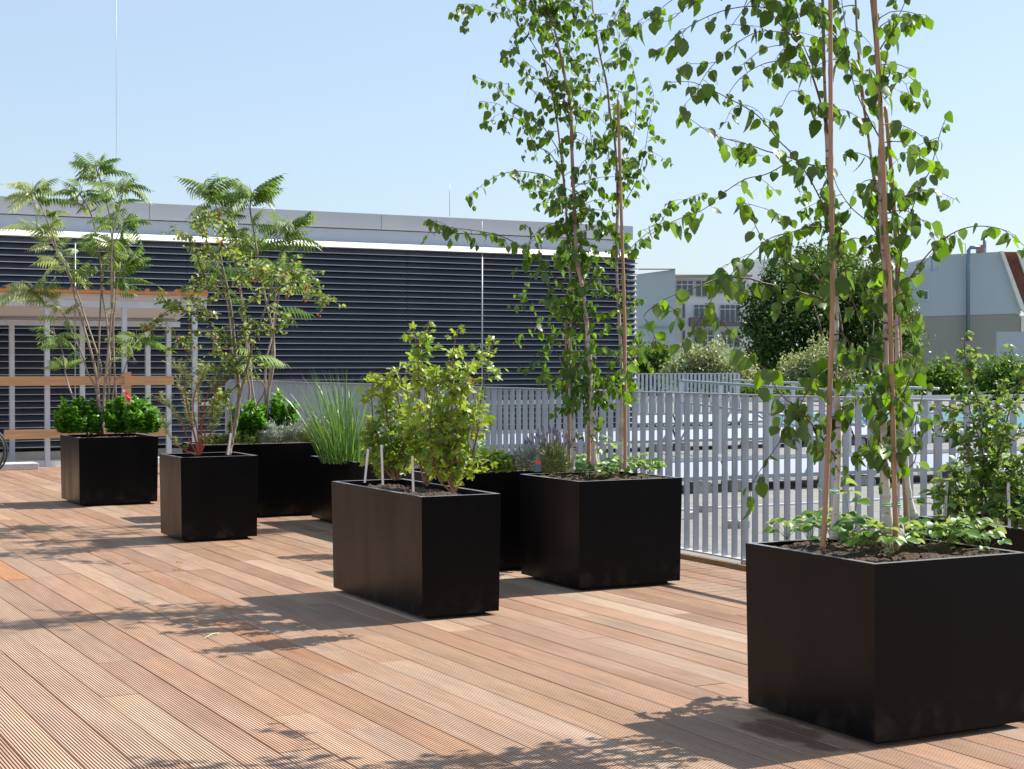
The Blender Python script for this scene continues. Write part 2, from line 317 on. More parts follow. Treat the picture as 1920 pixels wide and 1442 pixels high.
def compound(pairs=11,L=.34,arch=.5,seed=0):
    r=np.random.default_rng(seed); V=[];Fc=[]; n=0; t=np.linspace(0,1,pairs*1+2)
    def P(u): return np.array([0.02*math.sin(3*u+seed),L*(u-.12*u*u),L*(.30*u-arch*u*u)])
    # rachis
    for i in range(8):
        u=i/7; p=P(u); w=.0022*(1-.6*u); V+=[p+[w,0,0],p-[w,0,0]]
    Fc+=[(2*i,2*i+1,2*i+3,2*i+2) for i in range(7)]; n=16
    for i in range(pairs):
        u=.2+.75*i/(pairs-1); p=P(u); ll=(.098*math.sin(math.pi*(.25+.62*i/pairs))+.012)*r.uniform(.85,1.1)
        for sgn in (-1,1):
            d=np.array([sgn*.62,.34,-.72+r.normal(0,.12)]); d/=np.linalg.norm(d); up_=np.array([0,0,1.]); x=np.cross(d,up_); x/=np.linalg.norm(x)
            q=[p,p+d*ll*.4+x*ll*.135,p+d*ll-[0,0,ll*.22],p+d*ll*.4-x*ll*.135]
            V+=q; Fc.append((n,n+1,n+2,n+3)) if sgn>0 else Fc.append((n+3,n+2,n+1,n)); n+=4
    p=P(1); V+=[p,p+[.008,.03,-.01],p+[0,.07,-.05],p+[-.008,.03,-.01]]; Fc.append((n,n+1,n+2,n+3))
    return np.array(V,float),Fc
T_comp=[compound(8,.34,.45,1),compound(9,.37,.75,2),compound(7,.30,.25,3)]
def leaves_on(mb,P,sp,size,m,tm,start=.15,droop=.6,pet=.4,twigm='twig',jit=.3,both=.4,tintb=0.,petr=.0009,end=True,nup=.25):
    """leaves on short stalks along a polyline, pendulous by 'droop'"""
    P=np.asarray(P); seg=np.linalg.norm(np.diff(P,axis=0),axis=1); s=np.concatenate([[0],np.cumsum(seg)]); Lt=s[-1]
    q=np.arange(Lt*start,Lt,sp)
    if end: q=np.append(q,[Lt*.999,Lt*.995])
    q=np.repeat(q,1+(rng.random(len(q))<both)); q=np.clip(q+rng.normal(0,sp*.2,len(q)),0,Lt)
    pos=np.stack([np.interp(q,s,P[:,i]) for i in range(3)],1); n=len(q)
    out=rnd(n); out[:,2]=out[:,2]*.5+.1; out/=np.linalg.norm(out,axis=1)[:,None]
    sz=size*rng.uniform(.45,1.1,n)*(1-.35*(q/Lt)**3)
    tip=pos+out*(sz*pet)[:,None]+np.array([0,0,-.25])*(sz*pet)[:,None]
    if pet>.15:
        for a,b in zip(pos,tip):
            mid=(a+b)/2+[0,0,.1*np.linalg.norm(b-a)]; mb.tube([a,mid,b],[petr*1.2,petr,petr],twigm,3,cap=False)
    ax=out*(1-droop)+np.array([0,0,-1.])*droop+rnd(n)*jit
    nr=rnd(n); nr[:,2]=np.abs(nr[:,2])*.6+nup; 
    tint=np.clip(rng.beta(1.6,2.2,n)+tintb+.25*(q/Lt)**2,0,1)
    tms=tm if isinstance(tm,list) else [tm]
    ch=rng.integers(0,len(tms),n)
    for k,t_ in enumerate(tms):
        i=ch==k; mb.inst(t_,tip[i],ax[i],nr[i],sz[i],m,tint[i])
def grow_twig(p,d,L,droop=.8,n=5):
    P=[np.array(p,float)]; d=np.array(d,float); d/=np.linalg.norm(d)
    for i in range(n):
        d=d+np.array([0,0,-droop/n])+rng.normal(0,.12,3); d/=np.linalg.norm(d); P.append(P[-1]+d*L/n)
    return np.array(P)
BT=[T_birch,T_birch2,T_birch3]
def birch(name,base,label,trunks,branches,D,tw,leaf,extra,group=None,dn=.85):
    """trunks: list of (polyline px, r0, r1); branches the same; extra: twigs sprouting off trunks"""
    root=empty(name,base); tag(root,label,'tree',group); tp=[]
    for L,r0,r1,d0,d1 in trunks:
        P=trace(L,d0,.004,d1); n=len(P); mb=MB(); u=np.linspace(0,1,n); r=r0+(r1-r0)*u
        r=r*(1+.10*np.sin(u*43+r0*999))*(1+.35*np.exp(-u*30)); tc=np.clip((P[:,2]-1.0)/1.6,-.3,.85)+rng.normal(0,.07,n)
        for kk in rng.integers(2,n-2,max(3,n//9)): r[kk]*=1.28; tc[kk]+=.35
        mb.tube(P,r,'birch_bark',10,t=tc); tp.append((P,r))
        # scars
        obj('trunk',mb,root)
    mb=MB()
    for L,r0,d0,d1 in branches:
        P=trace(L,d0,.02,d1); n=len(P); mb.tube(P,np.linspace(r0,.0011,n),'twig',5,t=0)
        leaves_on(mb,P,leaf*dn,leaf,'birch_leaf',BT,start=.12,droop=.72,both=.4)
        Lt=np.linalg.norm(np.diff(P,axis=0),axis=1).sum()
        for k in range(int(Lt/tw)):
            i=rng.integers(int(n*.2),n); d=rnd(1)[0]; d[2]=abs(d[2])*.2-.15; Q=grow_twig(P[i],d,rng.uniform(.08,.22))
            mb.tube(Q,np.linspace(.0013,.0008,len(Q)),'twig',3,cap=False); leaves_on(mb,Q,leaf*.62,leaf*.95,'birch_leaf',BT,start=.2,droop=.75,both=.3)
    for ti,z0,z1,cnt,l0,l1 in extra:
        P,r=tp[ti]; ok=np.where((P[:,2]>z0)&(P[:,2]<z1))[0]
        for k in range(cnt):
            i=rng.choice(ok); d=rnd(1)[0]; d[2]=abs(d[2])*.8+.25; Q=grow_twig(P[i],d,rng.uniform(l0,l1),droop=1.3,n=6)
            mb.tube(Q,np.linspace(.0022,.0009,len(Q)),'twig',4,cap=False); leaves_on(mb,Q,leaf*.7,leaf,'birch_leaf',BT,start=.2,droop=.75,both=.35)
    obj('crown',mb,root); return root
# ------------------------------------------------------------------ world, sun
w=bpy.data.worlds.new('World'); S.world=w; w.use_nodes=True; N=w.node_tree.nodes; bg=N['Background']
sky=N.new('ShaderNodeTexSky'); sky.sky_type='NISHITA'; sky.sun_disc=False; EL=math.radians(48.5); AZ=math.radians(89.7)
sky.sun_elevation=EL; sky.sun_rotation=AZ; sky.air_density=1.0; sky.dust_density=1.3; sky.ozone_density=2.6; sky.altitude=50
mxs=N.new('ShaderNodeMix'); mxs.data_type='RGBA'; mxs.inputs[0].default_value=.5; mxs.inputs[7].default_value=(3.55,4.35,5.2,1)
w.node_tree.links.new(sky.outputs[0],mxs.inputs[6]); w.node_tree.links.new(mxs.outputs[2],bg.inputs[0]); bg.inputs[1].default_value=.098
sl=bpy.data.lights.new('sun','SUN'); sl.energy=5.0; sl.angle=math.radians(.53); sl.color=(1,.955,.88); so=bpy.data.objects.new('sun',sl); COL.objects.link(so)
so.rotation_euler=(math.pi/2-EL,0,-AZ+math.pi); so.rotation_euler=(math.pi/2-EL,0,math.pi-AZ)
so.location=(20,0,20)
S.view_settings.view_transform='Standard'; S.view_settings.look='None'; S.view_settings.exposure=.88; S.view_settings.gamma=1
S.render.engine='CYCLES'
# ------------------------------------------------------------------ deck (real grooved boards)
def deck():
    pit_=.1482; w_=.1402; off=1.44; V=[];Fc=[];C=[];G=[]; n=0; ng=12
    prof=[]  # (x,z,groove)
    g=.0053; rw=(w_-ng*g)/(ng+1); x=0
    prof.append((0,-.022,.6)); prof.append((0,-.002,0)); prof.append((.0015,0,0))
    for i in range(ng):
        x=(i+1)*rw+i*g; prof+=[(x,0,0),(x+.0006,-.0062,1),(x+g-.0006,-.0062,1),(x+g,0,0)]
    prof+=[(w_-.0015,0,0),(w_,-.002,0),(w_,-.022,.6)]
    prof=np.array(prof); k=len(prof)
    pal=[(.52,.365,.275),(.55,.41,.32),(.50,.35,.265),(.58,.455,.365),(.48,.325,.24),(.53,.385,.28),(.46,.31,.22),(.57,.45,.365),(.53,.39,.31)]
    wt=[.18,.16,.14,.10,.12,.08,.05,.05,.12]
    spec={}
    def mark(px,py0,py1,c):   # boards of a distinct colour surveyed from the photo: near end px,py0 ; far end py1
        a=onZ(*px); spec[int(math.floor((a[0]-off)/pit_))]=(min(py0,py1),max(py0,py1),c)
    a=onZ(612,1266); b=onZ(470,1170); mark((560,1232),a[1],b[1]+.2,(.42,.22,.12))
    a=onZ(30,1087); mark((20,1078),a[1],a[1]+1.5,(.55,.27,.12))
    a=onZ(480,1150); b=onZ(215,1075); mark((400,1128),a[1],b[1],(.44,.25,.15))
    a=onZ(1300,1190); b=onZ(1000,1110); mark((1200,1150),a[1]-.8,b[1]+1,(.56,.42,.31))
    a=onZ(190,1307); mark((240,1335),a[1]-1.5,a[1],(.50,.35,.235))
    a=onZ(180,1320); mark((120,1330),a[1]-2,a[1]+1.2,(.45,.30,.21))
    for i in range(-45,30):
        x0=off+i*pit_
        if x0+w_>5.84: break
        y=-2-random.random()*2.5; cuts=[y]
        while y<19.75: y+=random.choice([1.6,2.1,2.4,3.0,3.6])+random.random()*.3; cuts.append(y)
        if i in spec:
            s0,s1,_=spec[i]; cuts=[c for c in cuts if c<s0-.5 or c>s1+.5]+[s0,s1]; cuts.sort()
        for a,b in zip(cuts[:-1],cuts[1:]):
            a=max(a,-2.5); b=min(b,19.75)
            if b-a<.1: continue
            c=np.array(pal[rng.choice(len(pal),p=np.array(wt)/sum(wt))])*rng.uniform(.84,1.06)*np.array([.90,.785,.675])
            if i in spec and abs(a-spec[i][0])<.01: c=np.array(spec[i][2])
            zz=rng.uniform(-.0012,.0012); sk=rng.normal(0,.0008)
            ys=[a+.0012,b-.0012]
            for q,yy in enumerate(ys): V.append(np.stack([prof[:,0]+x0+sk*(1 if q else -1),np.full(k,yy),prof[:,1]+zz],1))
            C.append(np.tile(np.append(c,1),(2*k,1))); G.append(np.tile(prof[:,2],2))
            Fc+=[(n+j,n+j+1,n+k+j+1,n+k+j) for j in range(k-1)]
            Fc.append(tuple(range(n,n+k))); Fc.append(tuple(range(n+k,n+2*k))[::-1]); n+=2*k
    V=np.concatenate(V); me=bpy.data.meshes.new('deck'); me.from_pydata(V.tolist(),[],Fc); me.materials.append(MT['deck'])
    at=me.color_attributes.new('plank','FLOAT_COLOR','POINT'); at.data.foreach_set('color',np.concatenate(C).ravel())
    at=me.attributes.new('groove','FLOAT','POINT'); at.data.foreach_set('value',np.concatenate(G))
    o=bpy.data.objects.new('deck',me); COL.objects.link(o); struct(o)
    mb=MB(); mb.box((-6,-3,-.12),(5.86,19.76,-.03),'base'); struct(obj('deck_underframe',mb))
    mb=MB(); mb.box((5.70+.14,-2.5,-.05),(5.868,19.0,.012),'timber'); struct(obj('deck_edge_board',mb))
deck()
# beyond the deck
mb=MB(); mb.add([(5.87,-10,-.06),(60,-10,-.06),(60,62,-.06),(5.87,62,-.06)],[(0,1,2,3)],'roof'); struct(obj('roof',mb,org=np.zeros(3)))
mb=MB(); mb.add([(-6,19.77,-.07),(5.86,19.77,-.07),(5.86,22,-.07),(-6,22,-.07)],[(0,1,2,3)],'concrete'); struct(obj('roof_margin',mb,org=np.zeros(3)))
mb=MB(); mb.add([(-1500,-1500,-9),(1500,-1500,-9),(1500,1500,-9),(-1500,1500,-9)],[(0,1,2,3)],'ground'); struct(obj('ground',mb,org=np.zeros(3)))
mb=MB(); mb.box((-20,-12,-8.99),(60,62.0,-.13),'plinth',skip=('t',)); struct(obj('terrace_base',mb))
# ------------------------------------------------------------------ planters
PL={}
def planter(key,x0,x1,y0,y1,h,label,fill=.045,stone=False):
    root=empty('planter_box',((x0+x1)/2,(y0+y1)/2,0)); tag(root,label,'planter','black planter boxes on the deck'); PL[key]=(x0,x1,y0,y1,h-fill,root)
    t=.008; r=.026; z0=.022
    X0,X1,Y0,Y1=x0-t,x1+t,y0-t,y1+t; mb=MB()
    o0=[(x0,y0,z0),(x1,y0,z0),(x1,y1,z0),(x0,y1,z0)]; o1=[(X0,Y0,h),(X1,Y0,h),(X1,Y1,h),(X0,Y1,h)]
    i1=[(X0+r,Y0+r,h),(X1-r,Y0+r,h),(X1-r,Y1-r,h),(X0+r,Y1-r,h)]; i0=[(a,b,h-fill-.03) for a,b,c in i1]
    V=o0+o1+i1+i0; Fc=[(3,2,1,0)]
    for j in range(4):
        k=(j+1)%4; Fc+=[(j,k,4+k,4+j),(8+j,8+k,12+k,12+j)]
    mb.add(V,Fc,'planter'); e_=.0015; mb.add([(a+(e_ if a<x0+.1 else -e_),b+(e_ if b<y0+.1 else -e_),c+.0006) for a,b,c in o1]+[(a,b,c+.0006) for a,b,c in i1],[(j,(j+1)%4,4+(j+1)%4,4+j) for j in range(4)],'rim'); mb.add([v for v in o1+i1],[(j,(j+1)%4,4+(j+1)%4,4+j) for j in range(4)],'planter'); obj('shell',mb,root)
    mb=MB(); mb.box((x0+.05,y0+.05,.001),(x1-.05,y1-.05,z0-.001),'base'); obj('plinth',mb,root)
    mb=MB(); nx,ny=28,28; gx=np.linspace(X0+r-.001,X1-r+.001,nx); gy=np.linspace(Y0+r-.001,Y1-r+.001,ny)
    A,B=np.meshgrid(gx,gy,indexing='ij'); Z=h-fill+rng.normal(0,.004,A.shape)+.010*np.sin(A*23+B*11)*np.sin(B*17)
    mb.add(np.stack([A,B,Z],-1).reshape(-1,3),[(i*ny+j,(i+1)*ny+j,(i+1)*ny+j+1,i*ny+j+1) for i in range(nx-1) for j in range(ny-1)],'soil',smooth=True)
    # crumbs of earth and bark
    n=int(260*(x1-x0)*(y1-y0)/.4); p=np.stack([rng.uniform(X0+r+.01,X1-r-.01,n),rng.uniform(Y0+r+.01,Y1-r-.01,n),np.full(n,h-fill+.002)],1)
    mb.inst(T_quad,p,rnd(n),rnd(n),rng.uniform(.006,.02,n),'soil',rng.random(n))
    obj('soil',mb,root)
    return root
planter('A',3.451,4.112,4.008,4.69,.60,'large black planter box nearest the camera at the right edge, holding a birch',.011)
planter('B',3.238,3.655,7.035,8.20,.603,'black planter box in the middle holding the yellow-green currant bushes',.03)
planter('C',4.413,5.072,7.54,8.21,.604,'square black planter box under the middle birch, beside the slatted railing',.012)
planter('D',3.197,3.882,14.08,14.81,.602,'square black planter box furthest left, holding the tall sumac',.03)
planter('E',3.176,3.722,10.9,11.43,.596,'small black planter box with the red-berried crab apple and red-stemmed shrub',.04)
planter('F',3.79,5.2,12.4,12.95,.60,'long black planter box at the back with green shrub, silver herb and lavender',.02)
planter('G',4.58,5.1,11.115,12.07,.510,'low black planter box holding the tall ornamental grass',.02)
planter('G2',4.58,5.1,10.1,11.095,.515,'low black planter box hidden behind the currants, touching the grass planter',.02)
planter('H',3.98,5.2,8.50,9.02,.602,'long black planter box with pale herbs and lavender, behind the middle birch planter',.02)
planter('I',4.70,5.36,4.05,5.17,.60,'black planter box at the right edge, behind the nearest planter, holding a leafy shrub',.03)
# ------------------------------------------------------------------ slatted steel railing
def railing(name,P0,P1,posts,label,X=None,top=1.06,bot=.03,pit_=.1059,dp=.05,m='galv',solid=None):
    pass
def main_rail():
    X=5.9; sp=.8472; y0=8.058-6*sp; nb=18
    root=empty('steel_railing',(X,y0,0)); tag(root,'grey galvanised steel railing of upright flat bars along the right of the deck','railing')
    ye=y0+nb*sp
    mb=MB(); mb.box((X-.026,y0,1.052),(X+.026,ye+.02,1.061),'galv'); obj('top_rail',mb,root)
    mb=MB(); mb.box((X-.026,y0,.030),(X+.026,ye+.02,.040),'galv_light'); obj('bottom_rail',mb,root)
    for b in range(nb+1):
        y=y0+b*sp; mb=MB(); mb.box((X-.025,y-.006,-.05),(X+.025,y+.006,1.0515),'galv'); mb.box((X-.05,y-.03,-.055),(X+.05,y+.03,-.045),'galv'); obj('post',mb,root)
        if b<nb:
            mb=MB()
            for k in range(1,8):
                yy=y+k*sp/8; j_=rng.normal(0,.0007); mb.box((X-.0205+j_,yy-.004,.0405),(X+.0205+j_,yy+.004,1.0515),'galv')
            obj('slat_panel',mb,root)
main_rail()
def far_rail():
    a=dep(1192,700,32); Y=a[1]; x0=a[0]; x1=onY(1384,700,Y)[0]; zt=a[2]
    root=empty('steel_railing',(x0,Y,0)); tag(root,'pale steel railing far across the roof, in front of the bushes','railing')
    mb=MB(); mb.box((x0,Y-.02,zt-.02),(x1,Y+.02,zt),'galv_light'); obj('top_rail',mb,root)
    mb=MB(); mb.box((x0,Y-.02,-.02),(x1,Y+.02,.0),'galv_light'); obj('bottom_rail',mb,root)
    mb=MB(); x=x0+.03
    while x<x1: mb.box((x,Y-.02,.001),(x+.052,Y-.006,zt-.021),'galv_light'); x+=.098
    obj('slat_panel',mb,root)
    for u in (0,.47,1):
        x=x0+(x1-x0)*u; mb=MB(); mb.box((x-.05,Y-.005,-.06),(x+.05,Y+.03,zt-.0205),'galv'); obj('post',mb,root)
far_rail()
# guard rail across the roof (const Y) and the one running away
def guard():
    Y=14.6; zt=onY(1300,746.5,Y)[2]; root=empty('guard_rail',(9,Y,0)); tag(root,'bright white horizontal guard rail on the roof behind the slatted railing','guard rail')
    mb=MB(); mb.box((5.99,Y-.02,zt-.045),(20,Y+.02,zt),'alu'); obj('top_rail',mb,root)
    for px in (1177,1452,1640,1880):
        x=onY(px,750,Y)[0]; mb=MB(); mb.box((x-.018,Y-.018,-.06),(x+.018,Y+.018,zt-.0455),'alu'); obj('post',mb,root)
    a=dep(1278,714,26); b=dep(1620,737,17); root=empty('guard_rail',a*[1,1,0]); tag(root,'grey tubular handrail on white posts sloping right in front of the far bushes','guard rail')
    mb=MB(); mb.tube([a,b],.02,'galv',8); obj('top_rail',mb,root)
    mb=MB(); mb.tube([a-[0,0,.35],b-[0,0,.35]],.016,'galv',8); obj('mid_rail',mb,root)
    for u in (.0,.3,.6,.95):
        p=a+(b-a)*u; mb=MB(); mb.box((p[0]-.035,p[1]+.022,-.06),(p[0]+.035,p[1]+.06,p[2]+.01),'alu'); obj('post',mb,root)
    a=dep(1375,713,33); b=dep(1760,729,26); root=empty('guard_rail',a*[1,1,0]); tag(root,'thin pale handrail furthest back, reaching right from the far slatted railing','guard rail')
    mb=MB(); mb.tube([a,b],.022,'alu',8); obj('top_rail',mb,root)
    mb=MB(); mb.tube([a-[0,0,.4],b-[0,0,.4]],.018,'alu',8); obj('mid_rail',mb,root)
    for u in (.03,.35,.68,.97):
        p=a+(b-a)*u; mb=MB(); mb.box((p[0]-.04,p[1]+.024,-.06),(p[0]+.04,p[1]+.06,p[2]+.01),'alu'); obj('post',mb,root)
guard()
# solar panels on ballasted frames
def solar(loc,label,wd=1.66,teal=False):
    x,y,z=loc; z=-.06; root=empty('solar_panel',(x,y,z)); tag(root,label,'solar panel')
    g='pv_teal' if teal else 'pv_glass'
    # high edge towards camera, module slopes away; a white wind deflector closes the high side
    mb=MB(); hi=.36 if not teal else .12; lo=.14 if not teal else .46; dz=.95
    A=[(x-wd/2,y,z+hi),(x+wd/2,y,z+hi),(x+wd/2,y+dz,z+lo),(x-wd/2,y+dz,z+lo)]
    B=[(a,b,c-.04) for a,b,c in A]; mb.add(A+B,[(7,6,5,4),(0,1,5,4)[::-1],(1,2,6,5)[::-1],(2,3,7,6)[::-1],(3,0,4,7)[::-1],(0,1,2,3)],'alu'); obj('frame',mb,root)
    mb=MB(); n=np.array([0,(hi-lo),dz]); n/=np.linalg.norm(n); C=[np.array(a)+n*.003 for a in A]; ce=sum(C)/4; C=[c+(ce-c)*np.array([.03,.05,.05]) for c in C]
    mb.add(C,[(0,1,2,3)],g); obj('glass',mb,root)
    if not teal:
        mb=MB(); mb.add([(x-wd/2,y-.012,z+hi-.045),(x+wd/2,y-.012,z+hi-.045),(x+wd/2,y-.10,z+.17),(x-wd/2,y-.10,z+.17),(x-wd/2,y-.10,z+.13),(x+wd/2,y-.10,z+.13)],[(3,2,1,0),(4,5,2,3)],'deflector'); obj('wind_deflector',mb,root)
    for sx in (-.38,.38):
        mb=MB(); mb.box((x+sx*wd-.10,y-.02,z+.001),(x+sx*wd+.10,y+.20,z+.055),'stone'); mb.box((x+sx*wd-.09,y-.01,z+.056),(x+sx*wd+.09,y+.19,z+.10),'stone'); obj('ballast_block',mb,root)
    return root
for r,(Y,xs,l) in enumerate([(onZ(1330,925,-.06)[1]+.1,[7.0+1.7*k for k in range(6)],'solar panel with white wind deflector in the row nearest the slatted railing'),
        (20.2,[9.2+1.7*k for k in range(7)],'solar panel on ballast blocks in the middle row across the roof'),
        (26.2,[13.2+1.7*k for k in range(6)],'solar panel on ballast blocks in the far row across the roof')]):
    src=None
    for k,x in enumerate(xs):
        if src is None: src=solar((x,Y,0),l); src['group']='solar panels row %s'%('nearest','middle','far')[0] if False else ['solar panels in the nearest row','solar panels in the middle row','solar panels in the far row'][r]
        else: copy_thing(src,(x,Y,-.06))
src=None
for k in range(5):
    p=onZ(1560,800,.2); x=p[0]+1.72*k
    if src is None: src=solar((x,p[1],0),'teal glass panel tilted towards the deck, seen through the right part of the railing',teal=True); src['group']='teal glass panels on the roof'
    else: copy_thing(src,(x,p[1],-.06))
for k,(px,py) in enumerate([(1297,973),(1322,960),(1375,990),(1391,990)]):
    p=onZ(px,py,-.06); mb=MB(); mb.box((p[0]-.05,p[1]-.04,-.059),(p[0]+.05,p[1]+.04,.0),'stone')
    tag(obj('paving_stone',mb,bev=.003),['small grey stone block on the roof, leftmost behind the railing','small grey stone block lying second from left on the roof pavers','small grey stone block in front of the railing post, third from left','small grey stone block beside the railing post, rightmost on the pavers'][k],'stone','small stone blocks on the roof pavers')
mb=MB(); a=onZ(1280,957,-.06); mb.box((6.2,a[1]-.03,-.0595),(22,a[1]+.03,-.045),'alu'); tag(obj('metal_strip',mb),'thin white metal strip lying on the grey roof pavers behind the railing','strip')
# ------------------------------------------------------------------ louvred building
YW=22.0
def louvre_building():
    z_top=onY(0,441,YW)[2]; z_l=onY(0,427,YW-.1)[2]; xr=onY(1193,480,YW)[0]; zb=.10; x0=-9
    root=empty('louvre_building',(x0,YW,0)); tag(root,'long low plant building clad in dark horizontal louvres behind the deck','building')
    mb=MB(); mb.box((x0,YW+.10,-.08),(xr-.12,YW+8,z_top),'louvre_back'); obj('wall',mb,root)
    mb=MB(); mb.box((x0,YW+.02,-.08),(xr-.12,YW+.095,zb-.03),'plinth'); obj('plinth',mb,root)
    pitch=.0885; n=int((z_top-zb)/pitch); xs=[x0]+[onY(p,600,YW)[0] for p in (118,350,762)]+[xr]
    def blades(mb,xa,xb,ends=None):
        for k in range(n+1):
            z=z_top-.03-k*pitch
            if z<zb: break
            pr=[(YW-.052,z-.060),(YW-.052,z-.054),(YW-.03,z-.046),(YW+.005,z-.018),(YW+.04,z+.014),(YW+.04,z+.009),(YW+.005,z-.024),(YW-.03,z-.052),(YW-.046,z-.060)]
            V=[(xa,a,b) for a,b in pr]+[(xb,a,b) for a,b in pr]; m_=len(pr)
            mb.add(V,[(j,(j+1)%m_,m_+(j+1)%m_,m_+j)[::-1] for j in range(m_)]+[tuple(range(m_)),tuple(range(m_,2*m_))[::-1]],'louvre')
            mb.box((xa,YW-.0545,z-.061),(xb,YW-.0522,z-.051),'louvre_lip')
    for a,b in zip(xs[:-1],xs[1:]):
        mb=MB(); blades(mb,a+.004,b-.004); obj('louvre_panel',mb,root)
    # louvres return round the right corner
    mb=MB()
    for k in range(n+1):
        z=z_top-.03-k*pitch
        if z<zb: break
        mb.box((xr-.10,YW-.02,z-.058),(xr+.02,YW+7.9,z-.050),'louvre')
    obj('side_louvres',mb,root)
    mb=MB(); zm=(z_top+z_l)/2+.01
    pr=[(YW-.085,z_top-.004),(YW-.085,z_top+.004),(YW+.0,zm),(YW+.0,zm+.004),(YW+.09,z_l),(YW+.5,z_l+.006),(YW+.5,z_top-.004)]; m_=len(pr)
    V=[(x0,a,b) for a,b in pr]+[(xr+.02,a,b) for a,b in pr]; mb.add(V,[(j,(j+1)%m_,m_+(j+1)%m_,m_+j)[::-1] for j in range(m_)]+[tuple(range(m_)),tuple(range(m_,2*m_))[::-1]],'ledge'); obj('ledge',mb,root)
    zf0=onY(0,402,YW+.5)[2]; zf1=onY(0,368.5,YW+.42)[2]; xa=onY(1177,440,YW+.5)[0]; xb=onY(1183.5,420,YW+.42)[0]
    mb=MB(); mb.box((x0,YW+.5,z_l-.05),(xa,YW+7,zf0),'fascia_low'); obj('lower_fascia',mb,root)
    js=[x0]+[onY(p,400,YW+.42)[0] for p in (278,712)]+[xb]
    for a,b in zip(js[:-1],js[1:]):
        mb=MB(); mb.box((a+.004,YW+.36,zf0+.012),(b-.004,YW+7.2,zf1),'fascia'); obj('upper_fascia',mb,root)
louvre_building()
def rod(px,y0,y1,D,r,label,tip=0):
    a=dep(px,y0,D); b=dep(px,y1,D); root=empty('lightning_rod',b); tag(root,label,'rod'); mb=MB()
    mb.tube([b,a+[0,0,.0]],r,'galv',8); obj('pole',mb,root)
    if tip: mb=MB(); mb.tube([a,a+[0,0,tip]],r*.35,'galv_light',6); obj('tip',mb,root)
rod(904,482,760,20.,.009,'vertical lightning rod in front of the louvres, right of the currant bush',.45)
rod(141,455,880,20.8,.008,'thin lightning rod in front of the louvres behind the left sumac')
rod(218,-60,385,24,.0033,'very tall thin lightning rod rising into the sky above the left sumac')
rod(843,342,405,24,.004,'short thin lightning rod on the roof edge near the middle')
# lean-to shelter
def shelter():
    YF=20.25; YB=21.45; root=empty('lean_to_shelter',(3,YF,0)); tag(root,'small white metal lean-to shelter frame with a corrugated roof against the louvres','shelter')
    zf0=onY(233,577,YF)[2]; zf1=onY(233,564,YF)[2]; zb0=onY(150,611.5,YB)[2]; zb1=onY(150,601,YB)[2]; xl=1.5
    xr=onY(386,578,YF)[0]; xrb=onY(340,605,YB)[0]
    mb=MB(); mb.box((xl,YF-.03,zf0),(xr,YF+.03,zf1),'white_metal'); obj('front_beam',mb,root)
    mb=MB(); mb.box((xl,YB-.03,zb0),(xr,YB+.03,zb1),'white_metal'); obj('rear_beam',mb,root)
    for px in (88,233,365):
        x=onY(px,650,YF)[0]; mb=MB(); mb.box((x-.03,YF-.029,-.07),(x+.03,YF+.029,zf0-.001),'white_metal'); obj('post',mb,root)
    for px in (22,154,277,316):
        x=onY(px,700,YB)[0]; mb=MB(); mb.box((x-.032,YB-.029,-.07),(x+.032,YB+.029,zb0-.001),'white_metal'); obj('post',mb,root)
    z0=zf1+.075; z1=zb1+.01
    mb=MB(); mb.add([(xl,YF-.10,z0),(xr,YF-.10,z0),(xr,YB+.15,z1),(xl,YB+.15,z1)],[(3,2,1,0)],'soffit'); mb.box((xl,YF-.05,zf1+.004),(xr,YF-.02,z0-.006),'soffit'); obj('soffit',mb,root)
    # corrugated sheet with ribs, orange foam filler strip under its front edge
    mb=MB(); x=xl; P=[]
    while x<xr: P+=[(x,0),(x+.11,0),(x+.125,.035),(x+.15,.035),(x+.165,0)]; x+=.19
    P=[p for p in P if p[0]<=xr+.001]; V=[(a,YF-.12,z0+.05+b) for a,b in P]+[(a,YB+.2,z1+.03+b) for a,b in P]; n=len(P)
    mb.add(V,[(i,i+1,n+i+1,n+i) for i in range(n-1)],'roofsheet'); obj('roof_sheet',mb,root)
    mb=MB(); V=[(a,YF-.115,z0+.046+b) for a,b in P]+[(a,YF-.115,z0+.004) for a,b in P]+[(a,YF-.085,z0+.046+b) for a,b in P]+[(a,YF-.085,z0+.004) for a,b in P]
    mb.add(V,[(i+n,i+n+1,i+1,i) for i in range(n-1)]+[(2*n+i,2*n+i+1,3*n+i+1,3*n+i) for i in range(n-1)]+[(i,i+1,2*n+i+1,2*n+i) for i in range(n-1)],'foam'); obj('foam_strip',mb,root)
shelter()
def timber_rail():
    Y=19.95; z=lambda y:onY(100,y,Y)[2]; root=empty('timber_barrier',(3,Y,0)); tag(root,'raw timber barrier of two horizontal boards behind the left planter','barrier')
    xr=onY(326,712,Y)[0]; xr2=onY(314,812,Y)[0]; xl2=onY(8,812,Y)[0]
    mb=MB(); mb.box((1.2,Y,z(723)),(xr,Y+.028,z(705.5)),'timber'); obj('board',mb,root)
    mb=MB(); mb.box((xl2,Y,z(822)),(xr2,Y+.028,z(804.5)),'timber'); obj('board',mb,root)
    x=onY(238,720,Y)[0]; mb=MB(); mb.box((x-.042,Y-.05,-.06),(x+.042,Y-.002,z(698)),'timber'); obj('post',mb,root)
    x=2.0; mb=MB(); mb.box((x-.042,Y-.05,-.06),(x+.042,Y-.002,z(698)),'timber'); obj('post',mb,root)
timber_rail()
mb=MB(); mb.box((-4,20.5,-.069),(5.8,20.75,.03),'ledge'); tag(obj('metal_kerb',mb),'low pale metal kerb along the foot of the louvred building','kerb')
